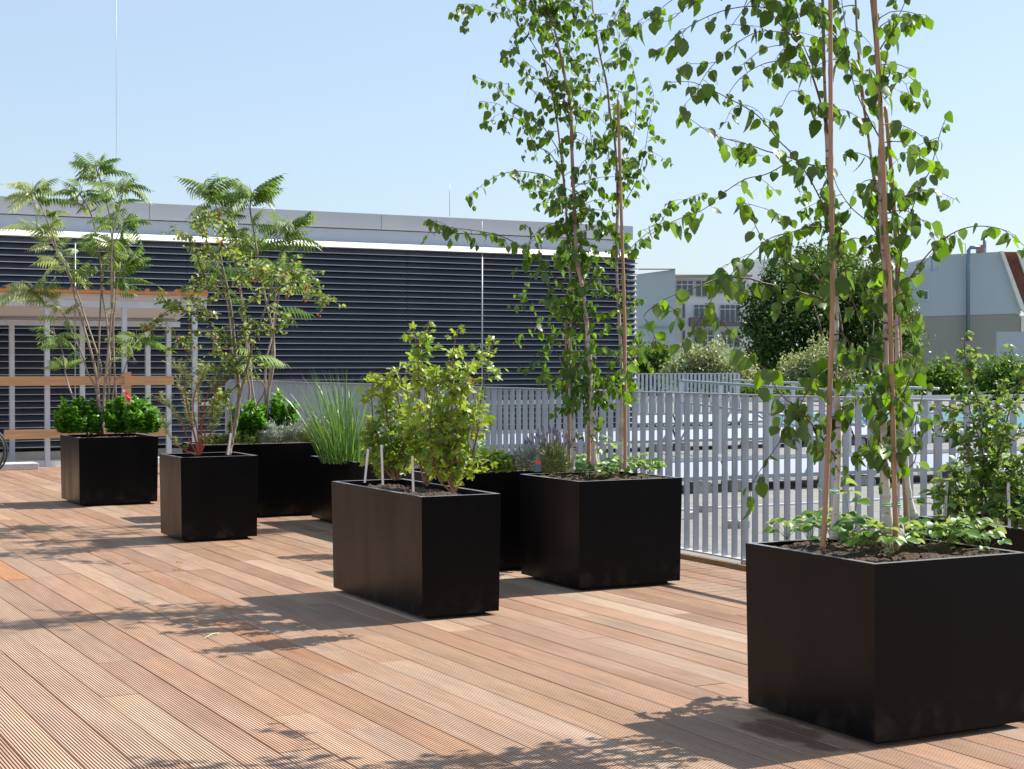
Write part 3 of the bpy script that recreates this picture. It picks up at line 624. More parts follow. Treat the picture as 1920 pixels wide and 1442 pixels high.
a=onZ(72,880); mb=MB(); mb.box((a[0]-.75,a[1]-.02,.001),(a[0],a[1]+.30,.075),'concrete'); tag(obj('concrete_slab',mb,bev=.006),'flat pale concrete slab lying on the deck at the left edge','slab')
def hose():
    c=dep(-34,830,17.6); root=None; mb=MB()
    for k,(r,o) in enumerate([(.27,0),(.245,.05),(.262,.10)]):
        a=np.linspace(0,2*math.pi,49); P=np.stack([c[0]+r*np.cos(a),c[1]+o+.05*np.sin(a),.29+r*np.sin(a)],1); mb.tube(P,.012,'black_rubber',6,cap=False)
    tag(obj('hose_coil',mb),'black rubber hose coil standing on edge at the left edge of the deck','hose')
hose()
def gate():
    D=18.6; a=dep(378,757,D); b=dep(424,757,D); c=dep(428,757,D); root=empty('gate_frame',(c[0],c[1],0)); tag(root,'grey metal gate post with a short white crossbar at the end of the slatted railing','gate post')
    mb=MB(); mb.box((c[0]-.03,c[1]-.03,-.06),(c[0]+.03,c[1]+.03,1.06),'galv'); obj('post',mb,root)
    mb=MB(); mb.bar(a,dep(423,757,D),.05,.03,'alu'); obj('crossbar',mb,root)
    mb=MB(); mb.bar(dep(378,815,D),dep(423,815,D),.05,.03,'galv'); obj('crossbar',mb,root)
gate()
# ------------------------------------------------------------------ far buildings
def apartment():
    D=180.; f=lambda x,y,d=D:dep(x,y,d)
    root=empty('apartment_building',f(1230,690)*[1,1,0]+[0,0,-9]); tag(root,'pale apartment block with white-framed windows and a small balcony behind the bushes','building')
    R=rt; K=f0
    def slab(nm,x0,x1,yt0,yt1,d0,thick,m,bot=-9.):
        a=f(x0,yt0,d0); b=f(x1,yt1,d0); t=K*thick; mb=MB()
        V=[(a[0],a[1],bot),(b[0],b[1],bot),b,a]; V=[np.array(v,float) for v in V]; V+= [v+t for v in V]
        mb.add(V,[(0,1,2,3),(7,6,5,4),(3,2,6,7),(1,5,6,2),(0,3,7,4)],m); return obj(nm,mb,root)
    slab('gable_wall',1197,1266,514,505,176,14,'render_grey'); slab('wall',1266.2,1404,518,523,180,12,'render_white'); slab('rear_wall',1404,1620,488,480,186,12,'render_white')
    def pr(nm,x0,x1,y0,y1,d,th,m,par=root):
        a=f(x0,y1,d); b=f(x1,y1,d); c=f(x1,y0,d); e=f(x0,y0,d); t=-K*th; mb=MB(); V=[a,b,c,e]+[v+t for v in (a,b,c,e)]
        mb.add(V,[(4,5,6,7),(7,6,2,3),(0,1,5,4),(1,2,6,5),(4,7,3,0)],m); return obj(nm,mb,par)
    pr('cornice',1262,1408,516,520,179.9,1.2,'render_dark')
    pr('coping',1196.5,1266,504,506,175.9,.3,'render_dark')
    pr('string_course',1197,1260,612,614,175.9,.15,'render_dark')
    def win(x0,x1,y0,y1,nx,ny):
        w_=pr('window',x0,x1,y0,y1,179.95,.12,'frame_white')
        for i in range(nx):
            for j in range(ny):
                a=x0+(x1-x0)*(i+.09)/nx; b=x0+(x1-x0)*(i+.91)/nx
                if ny==2: c,d_=(y0+.8,y0+(y1-y0)*.24) if j==0 else (y0+(y1-y0)*.30,y1-.8)
                else: c,d_=y0+1,y1-1
                pr('pane',a,b,c,d_,179.8,.04,'glass',w_)
    win(1268,1300,526,554,3,2); win(1304,1338,526,556,3,2); win(1341,1373,526,550,2,2); win(1376,1398,528,552,2,2)
    win(1301,1330,571,594,3,2); win(1350,1388,571,603,4,2); win(1301,1340,620,656,3,2); win(1350,1388,622,652,3,2); win(1380,1396,669,690,1,2)
    pr('window',1280,1284,570,596,179.95,.1,'glass'); pr('window',1280,1284,620,640,179.95,.1,'glass')
    pr('balcony',1291,1342,596,612,179.5,2.0,'balcony'); pr('balcony',1348,1402,604,612,179.5,1.2,'balcony')
apartment()
def firewall_house():
    D=110.; root=empty('house',dep(1820,690,D)*[1,1,0]+[0,0,-9]); tag(root,'tall grey rendered house with a red tiled roof and grey downpipe at far right','building')
    K=f0
    def poly(nm,pts,d,th,m,par=root):
        n=len(pts); A=[dep(x,y,d) for x,y in pts]; B=[a+K*th for a in A]; mb=MB()
        mb.add(A+B,[tuple(range(n))[::-1],tuple(range(n,2*n))]+[(i,(i+1)%n,n+(i+1)%n,n+i) for i in range(n)],m); return obj(nm,mb,par)
    poly('wall',[(1712,511),(1761,507),(1761,478),(1876,472),(1914,577),(1914,588),(1716,594)],D,10,'render_grey')
    poly('lower_wall',[(1716,594.5),(1912,588.5),(1912,930),(1716,930)],D+.02,10,'render_dark')
    poly('verge',[(1876,471),(1882,471),(1925,586),(1914,579)],D-.3,.6,'ledge')
    rf=poly('roof',[(1882,472),(2010,474),(2050,590),(1925,588)],D-.1,.5,'tile')
    mb=MB()
    for i in range(46):  # tile courses, running down the slope
        x0=1884+i*3.3; a=dep(x0,473,D-.25); b=dep(x0+43,589,D-.25); mb.tube([a,b],.045,'tile',4,cap=False)
    obj('tile_rolls',mb,rf)
    poly('roof_window',[(1910,481),(1934,482),(1944,512),(1921,512)],D-.5,.3,'frame_white',rf)
    poly('facade',[(1915,592),(2010,590),(2010,930),(1915,930)],D-.05,.5,'ledge')
    mb=MB(); P=[dep(1815,640,D-.4),dep(1815,500,D-.4),dep(1816,470,D-.4),dep(1820,464,D-.4),dep(1838,464,D-.4)]; mb.tube(P,.13,'blue_pipe',8); obj('downpipe',mb,root)
    poly('chimney',[(1836,459),(1845,459),(1845,473),(1836,473)],D+.5,.8,'brick')
    mb=MB(); mb.tube([dep(1846,474,D+1),dep(1846,446,D+1)],.12,'blue_pipe',8); obj('flue',mb,root)
    mb=MB(); a=dep(1745,510,D); 
    mb.bar(dep(1747,508,D),dep(1747,483,D),.07,.07,'render_dark',upv=(1,0,0)); mb.bar(dep(1744,482,D),dep(1762,482,D),.3,.12,'render_dark'); obj('canopy',mb,root)
    w_=poly('window',[(1731,544),(1741,544),(1741,563),(1731,563)],D-.05,.04,'frame_white'); poly('pane',[(1732.5,546),(1739.5,546),(1739.5,561),(1732.5,561)],D-.09,.03,'glass',w_)
    mb=MB()
    for x in (1804,1810): mb.bar(dep(x,474,D),dep(x,457,D),.03,.03,'galv',upv=(1,0,0))
    mb.bar(dep(1804,457,D),dep(1810,457,D),.03,.03,'galv'); obj('roof_hatch_rail',mb,root)
    c=dep(1774,469,D); mb=MB(); a=np.linspace(0,2*math.pi,13)[:-1]; V=[c]+[c+rt*.22*math.cos(t)+np.array([0,0,.26*math.sin(t)])+K*.08*abs(math.cos(t)) for t in a]; mb.add(V,[(0,i+1,(i+1)%12+1) for i in range(12)],'frame_white'); mb.tube([c,c-[0,0,.45]],.03,'galv',5); obj('satellite_dish',mb,root)
firewall_house()
for (x0,x1,y0,y1,D,l,m) in [(1430,1520,655,720,150,'low grey wall far behind between the bushes','render_white'),(1870,1925,622,690,104,'grey wooden shed wall at the foot of the right-hand house','render_grey')]:
    a=dep(x0,y0,D); b=dep(x1,y0,D); mb=MB(); V=[np.array([a[0],a[1],-9.]),np.array([b[0],b[1],-9.]),b,a]; V+=[v+f0*.3 for v in V]; mb.add(V,[(0,1,2,3),(7,6,5,4),(3,2,6,7),(1,5,6,2),(0,3,7,4)],m); tag(obj('garden_wall',mb),l,'wall')
# ------------------------------------------------------------------ background trees
def bgtree(name,clumps,D,leaf,m,label,n,trunk=True,group=None):
    """clumps: (px,py,radius px, depth offset m)"""
    xs=[c[0] for c in clumps]; base=dep(sum(xs)/len(xs),700,D)*[1,1,0]+[0,0,-9]; root=empty(name,base); tag(root,label,'tree' if trunk else 'bush',group)
    C=[(dep(x,y,D+dz),r*D/F) for x,y,r,dz in clumps]; wt=np.array([r**2 for _,r in C]); wt/=wt.sum()
    mb=MB(); 
    for c,r in C: 
        b=base+[0,0,2.5]; mb.tube([b,(b+c)/2+[0,0,.5],c],[.16,.10,.03],'trunkbark',5)
    mb.tube([base,base+[0,0,3]],[.35,.22],'trunkbark',8); obj('trunk',mb,root)
    mb=MB()
    for (c,r),w_ in zip(C,wt):
        k=int(n*w_); sub=max(4,int(k/90)); d=rnd(sub); q=c+d*(r*rng.uniform(.35,1.0,sub)**.6)[:,None]*np.array([1,1,.9])
        idx=rng.integers(0,sub,k); s_=r*.17+leaf; p=q[idx]+rng.normal(0,s_,(k,3))*np.array([1,1,.7])
        ax=rnd(k); ax[:,2]-=.3; nr=rnd(k); nr[:,2]=abs(nr[:,2])+.3
        mb.inst(T_quad,p,ax,nr,leaf*rng.uniform(.7,1.3,k),m,np.clip(rng.beta(1.5,2,k)+rng.normal(0,.15,sub)[idx],0,1))
    obj('crown',mb,root)
bgtree('leafy_tree',[(1432,570,38,0),(1470,530,40,1),(1520,500,42,0),(1575,510,46,2),(1615,555,48,0),(1455,620,52,-1),(1520,600,66,0),(1590,620,70,1),(1440,670,48,0),(1640,600,45,1),(1545,680,70,0),(1630,690,58,0),(1405,605,24,0),(1545,560,58,2)],95,.22,'tree_leaf_dark','big dark green tree in front of the apartment block, behind the nearest birch',34000)
bgtree('leafy_tree',[(1560,505,36,0),(1510,520,30,1),(1640,520,32,2),(1670,570,30,0),(1685,640,34,0),(1700,600,22,1)],90,.22,'tree_leaf_mid','lighter green tree crown rising above the dark tree, left of the grey house',8000)
bgtree('flowering_bush',[(1300,690,38,0),(1330,675,35,0),(1365,695,38,0),(1275,705,25,0),(1395,715,25,0),(1330,715,40,0)],62,.12,'tree_leaf_pale','pale silvery bush behind the far slatted railing, below the balcony',9000,False)
bgtree('flowering_bush',[(1500,690,38,0),(1530,665,35,0),(1560,700,40,0),(1480,725,30,0),(1530,735,38,0)],60,.12,'tree_leaf_pale','pale silvery bush below the big dark tree',8000,False)
bgtree('leafy_tree',[(1215,675,28,0),(1235,665,20,0),(1205,700,25,0),(1240,700,28,0)],66,.14,'tree_leaf_mid','small green tree at the foot of the grey gable wall',4500)
bgtree('hedge',[(1730+i*22,715+8*math.sin(i*2.1),33,0) for i in range(5)]+[(1730+i*30,745,30,0) for i in range(4)],64,.13,'hedge_leaf','dark green hedge left of the grey shed, right of the nearest birch',9000,False)
bgtree('hedge',[(1840+i*20,708+9*math.sin(i*1.7+1),32,0) for i in range(7)]+[(1850+i*25,745,32,0) for i in range(5)],58,.12,'hedge_leaf','bright green hedge below the red tiled house at far right',11000,False)
bgtree('hedge',[(1400+i*30,745,20,0) for i in range(11)],56,.12,'hedge_leaf','low green hedge behind the thin far handrail',6000,False)
# ------------------------------------------------------------------ birches
def soilz(k): return PL[k][4]
tA=[([(1563,1012),(1567,960),(1572,860),(1571,780),(1566,680),(1568,600),(1566,520),(1558,420),(1553,320),(1549,225),(1545,120),(1543,19),(1538,-110),(1530,-260),(1520,-400)],.0125,.0035,5.62,5.75),
    ([(1668,1000),(1664,950),(1660,900),(1657,850),(1657,780),(1661,700),(1661,620),(1662,540),(1655,450),(1652,380),(1651,300),(1650,200),(1643,90),(1634,0),(1622,-140),(1615,-300),(1600,-450)],.0145,.004,5.55,5.5),
    ([(1726,1010),(1716,975),(1705,930),(1699,880),(1696,830),(1690,770),(1684,700),(1681,620),(1675,540),(1662,450),(1645,370),(1637,320),(1629,262),(1616,169),(1607,60),(1603,-20),(1590,-160),(1580,-320)],.0120,.003,5.75,5.85)]
bA=[([(1575,480),(1552,405),(1519,337),(1485,289),(1459,262),(1425,221),(1399,202),(1365,184),(1335,169),(1297,154),(1256,154)],.0030,5.65,5.3),
 ([(1551,311),(1519,309),(1470,292),(1436,283),(1406,272),(1357,259),(1324,244),(1286,217)],.0030,5.68,5.9),
 ([(1552,250),(1537,187),(1522,139),(1507,101),(1492,75),(1462,45),(1444,22),(1425,4),(1395,-40)],.0045,5.7,5.5),
 ([(1543,142),(1526,127),(1500,71),(1475,30),(1440,-20)],.0030,5.7,5.9),
 ([(1440,15),(1400,12),(1350,22),(1300,45),(1262,75),(1235,100)],.0022,5.5,5.3),
 ([(1420,0),(1370,-30),(1310,-25),(1260,0),(1225,30)],.0022,5.5,5.6),
 ([(1470,60),(1420,60),(1370,90),(1330,130),(1305,170)],.0018,5.5,5.4),
 ([(1485,300),(1438,326),(1395,337),(1350,367),(1320,392),(1280,408),(1240,425),(1205,452)],.0022,5.7,6.2),
 ([(1554,426),(1519,426),(1485,435),(1451,444),(1425,461),(1380,505),(1346,543),(1311,601),(1276,651)],.0026,5.65,5.3),
 ([(1566,590),(1540,532),(1511,501),(1480,485),(1457,462),(1427,443),(1402,390),(1387,371)],.0032,5.6,5.3),
 ([(1568,600),(1552,566),(1515,553),(1473,539),(1430,530),(1396,521),(1350,522),(1311,536),(1269,551),(1238,566),(1209,590),(1217,610),(1230,638)],.0035,5.65,5.2),
 ([(1568,860),(1546,828),(1515,786),(1488,759),(1465,740),(1434,697),(1411,670),(1396,647),(1365,617),(1338,590),(1322,570)],.0035,5.6,5.25),
 ([(1567,680),(1540,700),(1520,722),(1490,780),(1467,821),(1426,881),(1408,913),(1407,950)],.0022,5.6,5.3),
 ([(1682,590),(1697,540),(1725,495),(1762,454),(1800,431),(1837,424),(1875,429),(1897,442),(1925,465)],.0030,5.6,5.3),
 ([(1676,600),(1685,520),(1695,442),(1706,405),(1725,352),(1744,319),(1755,277),(1766,240),(1779,210)],.0030,5.7,5.6),
 ([(1655,460),(1631,420),(1597,390),(1571,352),(1560,320)],.0035,5.6,5.7),
 ([(1658,690),(1650,651),(1627,628),(1612,593),(1592,547),(1583,497),(1573,466),(1560,439)],.0040,5.55,5.3),
 ([(1659,800),(1640,755),(1627,713),(1610,680),(1590,660)],.0032,5.55,5.4),
 ([(1682,905),(1702,880),(1717,857),(1717,795),(1723,763),(1730,738),(1731,700),(1722,650)],.0022,5.6,5.3),
 ([(1680,925),(1673,890),(1652,847),(1644,815),(1630,774),(1620,740)],.0022,5.6,5.35),
 ([(1662,780),(1690,745),(1708,700),(1715,650),(1712,600),(1705,560)],.0026,5.6,5.4),
 ([(1650,260),(1628,220),(1605,170),(1590,110),(1585,50),(1575,-20)],.0030,5.6,5.8),
 ([(1522,139),(1490,120),(1455,115),(1420,125),(1385,150),(1360,185)],.0022,5.6,5.4),
 ([(1500,88),(1460,85),(1425,95),(1395,120)],.0018,5.6,5.8),
 ([(1425,4),(1440,-20),(1400,-45),(1340,-30),(1290,10),(1250,40),(1215,20)],.0024,5.5,5.3),
 ([(1500,71),(1480,20),(1460,-20),(1420,-10),(1385,30),(1365,60)],.0020,5.8,5.6),
 ([(1549,225),(1520,190),(1485,170),(1465,200)],.0018,5.7,5.8),
 ([(1590,110),(1560,60),(1530,20),(1500,-20)],.0026,5.7,5.9),
 ([(1645,100),(1670,60),(1690,20),(1710,-30)],.0030,5.6,5.8),
 ([(1650,200),(1656,140),(1665,90),(1668,40)],.0022,5.5,5.3),
 ([(1568,620),(1590,640),(1600,700),(1605,760)],.0020,5.55,5.3)]
a=PL['A']; base=(3.76,4.35,a[4])
birch('birch_tree',base,'birch with three pale trunks in the nearest planter, arching across the sky at right',tA,bA,5.6,.23,.068,
  [(0,.85,1.95,20,.05,.14),(0,1.6,3.6,15,.13,.30),(1,.9,1.95,36,.05,.15),(1,1.7,4.0,22,.13,.34),(2,.95,2.0,26,.05,.14),(2,1.6,3.3,9,.12,.26),(0,2.65,3.6,22,.2,.5),(1,2.65,4.1,30,.2,.55),(2,2.6,3.4,14,.2,.45)],dn=.92)
tC=[([(1071,886),(1075,865),(1078,839),(1072,802),(1069,741),(1068,680),(1071,600),(1070,520),(1064,440),(1060,370),(1052,290),(1040,200),(1020,110),(1005,20),(985,-120),(975,-250)],.0125,.003,9.0,9.1),
    ([(1115,874),(1112,820),(1110,771),(1107,726),(1106,680),(1099,600),(1090,530),(1081,479),(1076,366),(1073,300),(1070,200),(1060,150),(1050,100),(1040,57),(1023,0),(1010,-120),(1000,-260)],.0155,.004,8.95,9.0),
    ([(1165,880),(1166,771),(1165,680),(1160,580),(1156,479),(1158,366),(1153,266),(1144,216),(1138,160),(1126,107),(1116,50),(1110,0),(1100,-130),(1095,-260)],.0110,.003,9.1,9.2)]
bC=[([(1068,560),(1040,520),(1015,492),(996,478),(966,456),(940,443),(913,436),(880,431),(840,426),(817,419),(803,413)],.0040,9.0,8.6),
 ([(1066,380),(1053,350),(1026,330),(1000,324),(973,321),(946,325),(920,336),(893,356),(873,370)],.0032,9.0,9.3),
 ([(1060,340),(1033,290),(1006,273),(986,240),(970,223),(950,213),(936,196),(903,190)],.0030,9.0,8.7),
 ([(1052,290),(1020,240),(993,213),(960,193),(943,176),(926,160),(890,143)],.0030,9.0,9.3),
 ([(1062,220),(1056,186),(1043,147),(1030,123),(1010,100),(993,73),(966,40),(950,13),(940,-20)],.0038,9.0,8.8),
 ([(1045,50),(1020,30),(995,10),(960,20),(940,25),(910,18),(880,8),(862,8)],.0026,9.0,8.6),
 ([(1030,200),(996,166),(980,133),(966,113),(946,96)],.0022,9.0,8.8),
 ([(1165,400),(1176,373),(1196,333),(1209,283),(1216,240),(1226,186),(1216,146)],.0026,9.1,9.3),
 ([(1157,350),(1163,320),(1186,263),(1193,200),(1193,156),(1180,110),(1163,80),(1150,20)],.0028,9.1,9.0),
 ([(1165,500),(1183,466),(1206,443),(1233,423),(1256,393),(1290,372),(1318,362)],.0022,9.1,9.3),
 ([(1145,320),(1138,290),(1131,260),(1143,230)],.0022,9.1,9.2),
 ([(1075,345),(1105,340),(1110,290),(1107,240),(1108,200),(1103,150),(1100,100)],.0030,9.0,9.2),
 ([(1075,260),(1085,213),(1100,187),(1105,150)],.0022,9.0,9.1),
 ([(1070,620),(1040,570),(1030,530),(1015,480),(1000,440),(985,420)],.0030,9.0,8.8),
 ([(1072,760),(1060,742),(1043,732),(1025,720),(1019,698),(1014,660)],.0026,9.0,8.7),
 ([(1110,765),(1128,735),(1150,715),(1170,690),(1188,660),(1195,630)],.0026,9.0,8.8),
 ([(1108,830),(1120,805),(1115,770),(1105,745)],.0024,8.9,8.8),
 ([(1068,700),(1045,665),(1030,640),(1010,600),(995,560),(985,530)],.0026,9.0,9.1),
 ([(1164,700),(1185,675),(1200,650),(1205,620)],.0022,9.1,9.0),
 ([(1050,100),(1035,60),(1020,-10),(1000,-60)],.0030,9.0,8.9),
 ([(1126,107),(1140,60),(1160,20),(1180,-20)],.0030,9.1,9.3)]
a=PL['C']; birch('birch_tree',(4.74,7.87,a[4]),'birch with three pale trunks in the square planter at centre',tC,bC,9.0,.14,.062,
  [(0,1.0,2.2,52,.07,.22),(0,1.9,3.9,26,.12,.32),(1,1.0,2.2,66,.07,.22),(1,1.9,4.0,44,.12,.34),(2,1.05,2.3,40,.06,.17),(2,2.3,3.9,20,.12,.26),(1,3.2,4.2,20,.2,.4)])
# bamboo stakes and ties
def stake(L,D,label,D1=None,r=.0095):
    P=trace(L,D,0,D1); root=empty('bamboo_stake',P[0]); tag(root,label,'stake'); n=len(P); s=np.arange(n)
    rr=np.full(n,r); 
    Q=[];R=[]; tot=np.linalg.norm(P[-1]-P[0]); k=int(tot/.02)
    for i in range(k+1):
        u=i/k; j=u*(n-1); a=int(min(j,n-2)); Q.append(P[a]+(P[a+1]-P[a])*(j-a)); R.append(r*(1-.25*u)*(1.14 if i%11==5 else 1))
    mb=MB(); mb.tube(Q,R,'bamboo',8); obj('cane',mb,root)
    return P
stake([(1543,1030),(1550,900),(1557,700),(1561,540),(1558,285),(1557,20),(1556,-150)],5.50,'bamboo stake beside the left trunk of the nearest birch')
stake([(1681,1032),(1677,900),(1672,700),(1668,540),(1660,412),(1656,300),(1646,100),(1638,-40)],5.48,'bamboo stake in front of the middle trunk of the nearest birch')
stake([(1701,1000),(1696,900),(1690,760),(1686,640),(1682,500),(1672,330),(1660,200)],5.80,'bamboo stake behind the right trunk of the nearest birch')
stake([(1104,870),(1104,780),(1100,650),(1094,540),(1088,440)],9.05,'bamboo stake beside the middle trunk of the centre birch',r=.012)
stake([(1172,880),(1172,780),(1171,600),(1167,466),(1162,300),(1159,186)],8.98,'bamboo stake rising bare above the right trunk of the centre birch',r=.011)
stake([(1067,880),(1066,780),(1062,690),(1062,600)],9.06,'bamboo stake beside the left trunk of the centre birch',r=.011)
def tie(px,py,D,w_,label,tail=True):
    c=dep(px,py,D); mb=MB(); a=np.linspace(0,2*math.pi,25)
    for dz in (-.004,.004):
        P=[c+rt*w_*math.cos(t)+f0*.016*math.sin(t)+np.array([0,0,dz+.002*math.sin(2*t)]) for t in a]; mb.tube(P,.0022,'tie',5,cap=False)
    if tail: mb.tube(smooth([c-rt*w_,c-rt*(w_+.018)+[0,0,.018],c-rt*(w_+.006)+[0,0,.04]],6),.0018,'tie',5)
    tag(obj('plant_tie',mb),label,'plant tie')
tie(1557,922,5.53,.026,'green plant tie holding the left trunk of the nearest birch to its stake')
tie(1672,947,5.50,.034,'green plant tie across the middle trunk of the nearest birch',False)
tie(1711,980,5.76,.020,'green plant tie low on the right trunk of the nearest birch',False)
tie(1169,833,9.03,.022,'green plant tie on the right trunk of the centre birch')
# ------------------------------------------------------------------ sumacs
def sumac(name,key,stems,D,label,leafs,frac=.35,pale=()):
    x0,x1,y0,y1,z,_=PL[key]; root=empty(name,dep(stems[0][0][0][0],818,D)*[1,1,0]+[0,0,z]); tag(root,label,'tree'); ms=MB(); mc=MB()
    for si,(L,r) in enumerate(stems):
        P=trace(L,D+rng.normal(0,.04),.03,D+rng.normal(0,.35)); n=len(P); ms.tube(P,np.linspace(r,r*.45,n),'sumac_stem',7)
        seg=np.linalg.norm(np.diff(P,axis=0),axis=1); s=np.concatenate([[0],np.cumsum(seg)]); Lt=s[-1]
        k=int(leafs[si]*1.9); q=Lt*(1-frac*rng.random(k)**1.5); q[:max(3,k//3)]=Lt
        pos=np.stack([np.interp(q,s,P[:,i]) for i in range(3)],1); az=rng.uniform(0,2*math.pi,k)+np.arange(k)*2.4
        el=rng.uniform(-.15,.75,k); ax=np.stack([np.cos(az)*np.cos(el),np.sin(az)*np.cos(el),np.sin(el)],1)
        nr=np.tile([0,0,1.],(k,1))+rng.normal(0,.25,(k,3)); ch=rng.integers(0,3,k); m='sumac_pale' if si in pale else 'sumac_leaf'
        sc=rng.uniform(.55,.92,k)
        for c in range(3):
            i=ch==c; mc.inst(T_comp[c],pos[i],ax[i],nr[i],sc[i],m,rng.beta(1.5,2,i.sum()))
        # pale upright buds at the tips
        for t in range(2): Q=grow_twig(P[-1],(rng.normal(0,.2),rng.normal(0,.2),1),.10,0,3); mc.tube(Q,[.003,.003,.002,.001],'sumac_stem',4)
    obj('trunk',ms,root); obj('crown',mc,root)
sumac('sumac_tree','D',[
 ([(165,818),(154,785),(139,750),(130,727),(123,703),(120,676),(114,649),(103,631)],.010),
 ([(186,815),(185,760),(178,725),(165,700),(152,660),(140,635),(125,600),(105,570),(82,552),(50,545)],.010),
 ([(183,815),(183,740),(178,690),(165,640),(150,590),(137,545),(127,510),(108,470),(95,430),(78,390),(62,360)],.013),
 ([(190,800),(184,720),(190,690),(175,640),(158,590),(142,540),(126,505),(112,485),(90,440),(70,430)],.010),
 ([(180,812),(182,760),(184,700),(187,600),(190,530),(187,480),(183,455),(170,400),(150,365)],.011),
 ([(192,815),(196,740),(200,700),(210,640),(212,560),(214,480),(208,430),(205,400),(192,350),(180,315)],.014),
 ([(200,800),(206,700),(205,660),(200,600),(192,550),(196,500),(215,455),(230,420)],.010),
 ([(222,805),(216,720),(213,650),(213,600),(219,540),(225,510),(245,490)],.010),
 ([(205,800),(215,720),(230,700),(247,655),(258,638)],.008),
 ([(190,815),(196,720),(208,600),(209,470),(215,420),(226,380),(232,350)],.010)],
 14.42,'tall many-stemmed sumac in the furthest left planter',[13,17,24,15,17,26,15,13,10,15],pale=(1,2,3))
sumac('sumac_tree','F',[
 ([(466,822),(466,757),(468,728),(464,701),(460,620),(450,543),(437,477),(425,430),(405,385),(392,362)],.011),
 ([(492,815),(475,740),(468,673),(462,610),(455,560),(445,500),(440,440),(430,400),(425,370)],.010),
 ([(503,818),(502,750),(513,680),(513,640),(510,613),(493,537),(483,477),(477,437),(469,393),(472,365)],.013),
 ([(500,800),(497,740),(499,677),(510,627),(518,540),(527,477),(532,447),(546,425)],.010),
 ([(478,765),(496,730),(480,700),(470,670)],.006),
 ([(455,800),(440,700),(437,677),(430,593),(420,543),(410,505)],.008),
 ([(500,790),(505,700),(514,620),(522,560),(530,510)],.008)],
 12.75,'many-stemmed sumac rising from the long back planter behind the crab apple',[21,16,24,22,4,10,12],frac=.3)
# ------------------------------------------------------------------ crab apple
def crab():
    D=11.2; root=empty('crab_apple_tree',dep(428,852,D)); tag(root,'slender crab apple with small leaves and red fruit leaning over the small planter','tree')
    T=[([(428,853),(434,825),(441,795),(446,765),(449,738),(447,710),(441,660),(436,600),(427,545),(416,495),(410,450)],.021,.006,D,11.3),
       ([(449,745),(456,720),(463,690),(470,660),(477,635),(488,605),(500,570),(512,530)],.011,.004,D,11.1),
       ([(436,833),(434,800),(432,770),(436,755)],.007,.005,D-.02,D-.05)]
    mb=MB()
    for L,r0,r1,d0,d1 in T: P=trace(L,d0,.01,d1); mb.tube(P,np.linspace(r0,r1,len(P))*(1+.12*np.sin(np.arange(len(P))*1.7)),'crab_bark',8)
    obj('trunk',mb,root); mb=MB(); fr=[]
    B=[[(446,680),(420,640),(400,612),(370,595),(345,582),(318,582),(295,598),(275,612),(262,630)],
       [(440,650),(415,630),(385,622),(360,625),(335,640),(315,655)],
       [(420,560),(395,530),(378,505),(370,480),(360,450),(350,440),(330,432),(310,436)],
       [(418,500),(395,470),(385,440),(378,412),(385,395)],
       [(412,470),(420,440),(415,415),(405,400)],
       [(425,545),(450,520),(470,505),(492,505),(510,510)],
       [(500,570),(520,545),(545,530),(570,532),(590,545),(605,552),(618,562)],
       [(500,570),(520,585),(535,590)],[(512,530),(530,515),(555,508),(580,515),(600,530)],
       [(477,635),(500,620),(520,615),(530,600)],
       [(445,700),(425,690),(405,685),(385,690),(370,700)],[(447,715),(440,690),(420,665),(400,660),(385,668)],
       [(441,660),(455,640),(470,640),(480,655)],[(436,600),(460,575),(480,560),(485,540)],
       [(440,690),(455,672),(475,668),(485,675)],[(360,590),(330,575),(310,565),(302,550),(300,540)],
       [(385,440),(370,420),(355,425)],[(395,520),(370,520),(355,530),(345,545)],[(425,545),(400,560),(375,565),(355,560)],
       [(428,640),(460,620),(475,600)],[(410,450),(430,470),(455,480),(470,490)],[(415,590),(390,580),(365,570)],[(430,740),(415,745),(400,750)],[(448,720),(430,735),(412,740)]]
    for L in B:
        P=trace(L,11.2,.03,11.2+rng.normal(0,.22)); mb.tube(P,np.linspace(.0055,.0015,len(P)),'twig',5)
        leaves_on(mb,P,.022,.043,'crab_leaf',[T_oval,T_round],start=.15,droop=.25,pet=.35,both=.5,jit=.6)
        Lt=np.linalg.norm(np.diff(P,axis=0),axis=1).sum()
        for k in range(int(Lt/.052)):
            i=rng.integers(int(len(P)*.15),len(P)); d=rnd(1)[0]; d[2]=d[2]*.7+.1; Q=grow_twig(P[i],d,rng.uniform(.05,.16),.5); mb.tube(Q,.0013,'twig',3,cap=False)
            leaves_on(mb,Q,.020,.040,'crab_leaf',[T_oval,T_round],start=.1,droop=.25,pet=.35,both=.6,jit=.6)
            if rng.random()<.6:
                for j in range(rng.integers(1,4)):
                    c=Q[-1]+rng.normal(0,.012,3)-[0,0,.02]; mb.tube([Q[-1],c+[0,0,.008]],.0009,'red_twig',3,cap=False)
                    R=.0075*rng.uniform(.8,1.25); ph=np.linspace(-math.pi/2*.98,math.pi/2*.98,6); fr.append((c,R,ph))
    obj('crown',mb,root)
    for c,R,ph in fr[:98]: bs=MB(); bs.tube([c+[0,0,R*math.sin(t)] for t in ph],[R*math.cos(t) for t in ph],'berry',8); obj('fruit',bs,root)
crab()
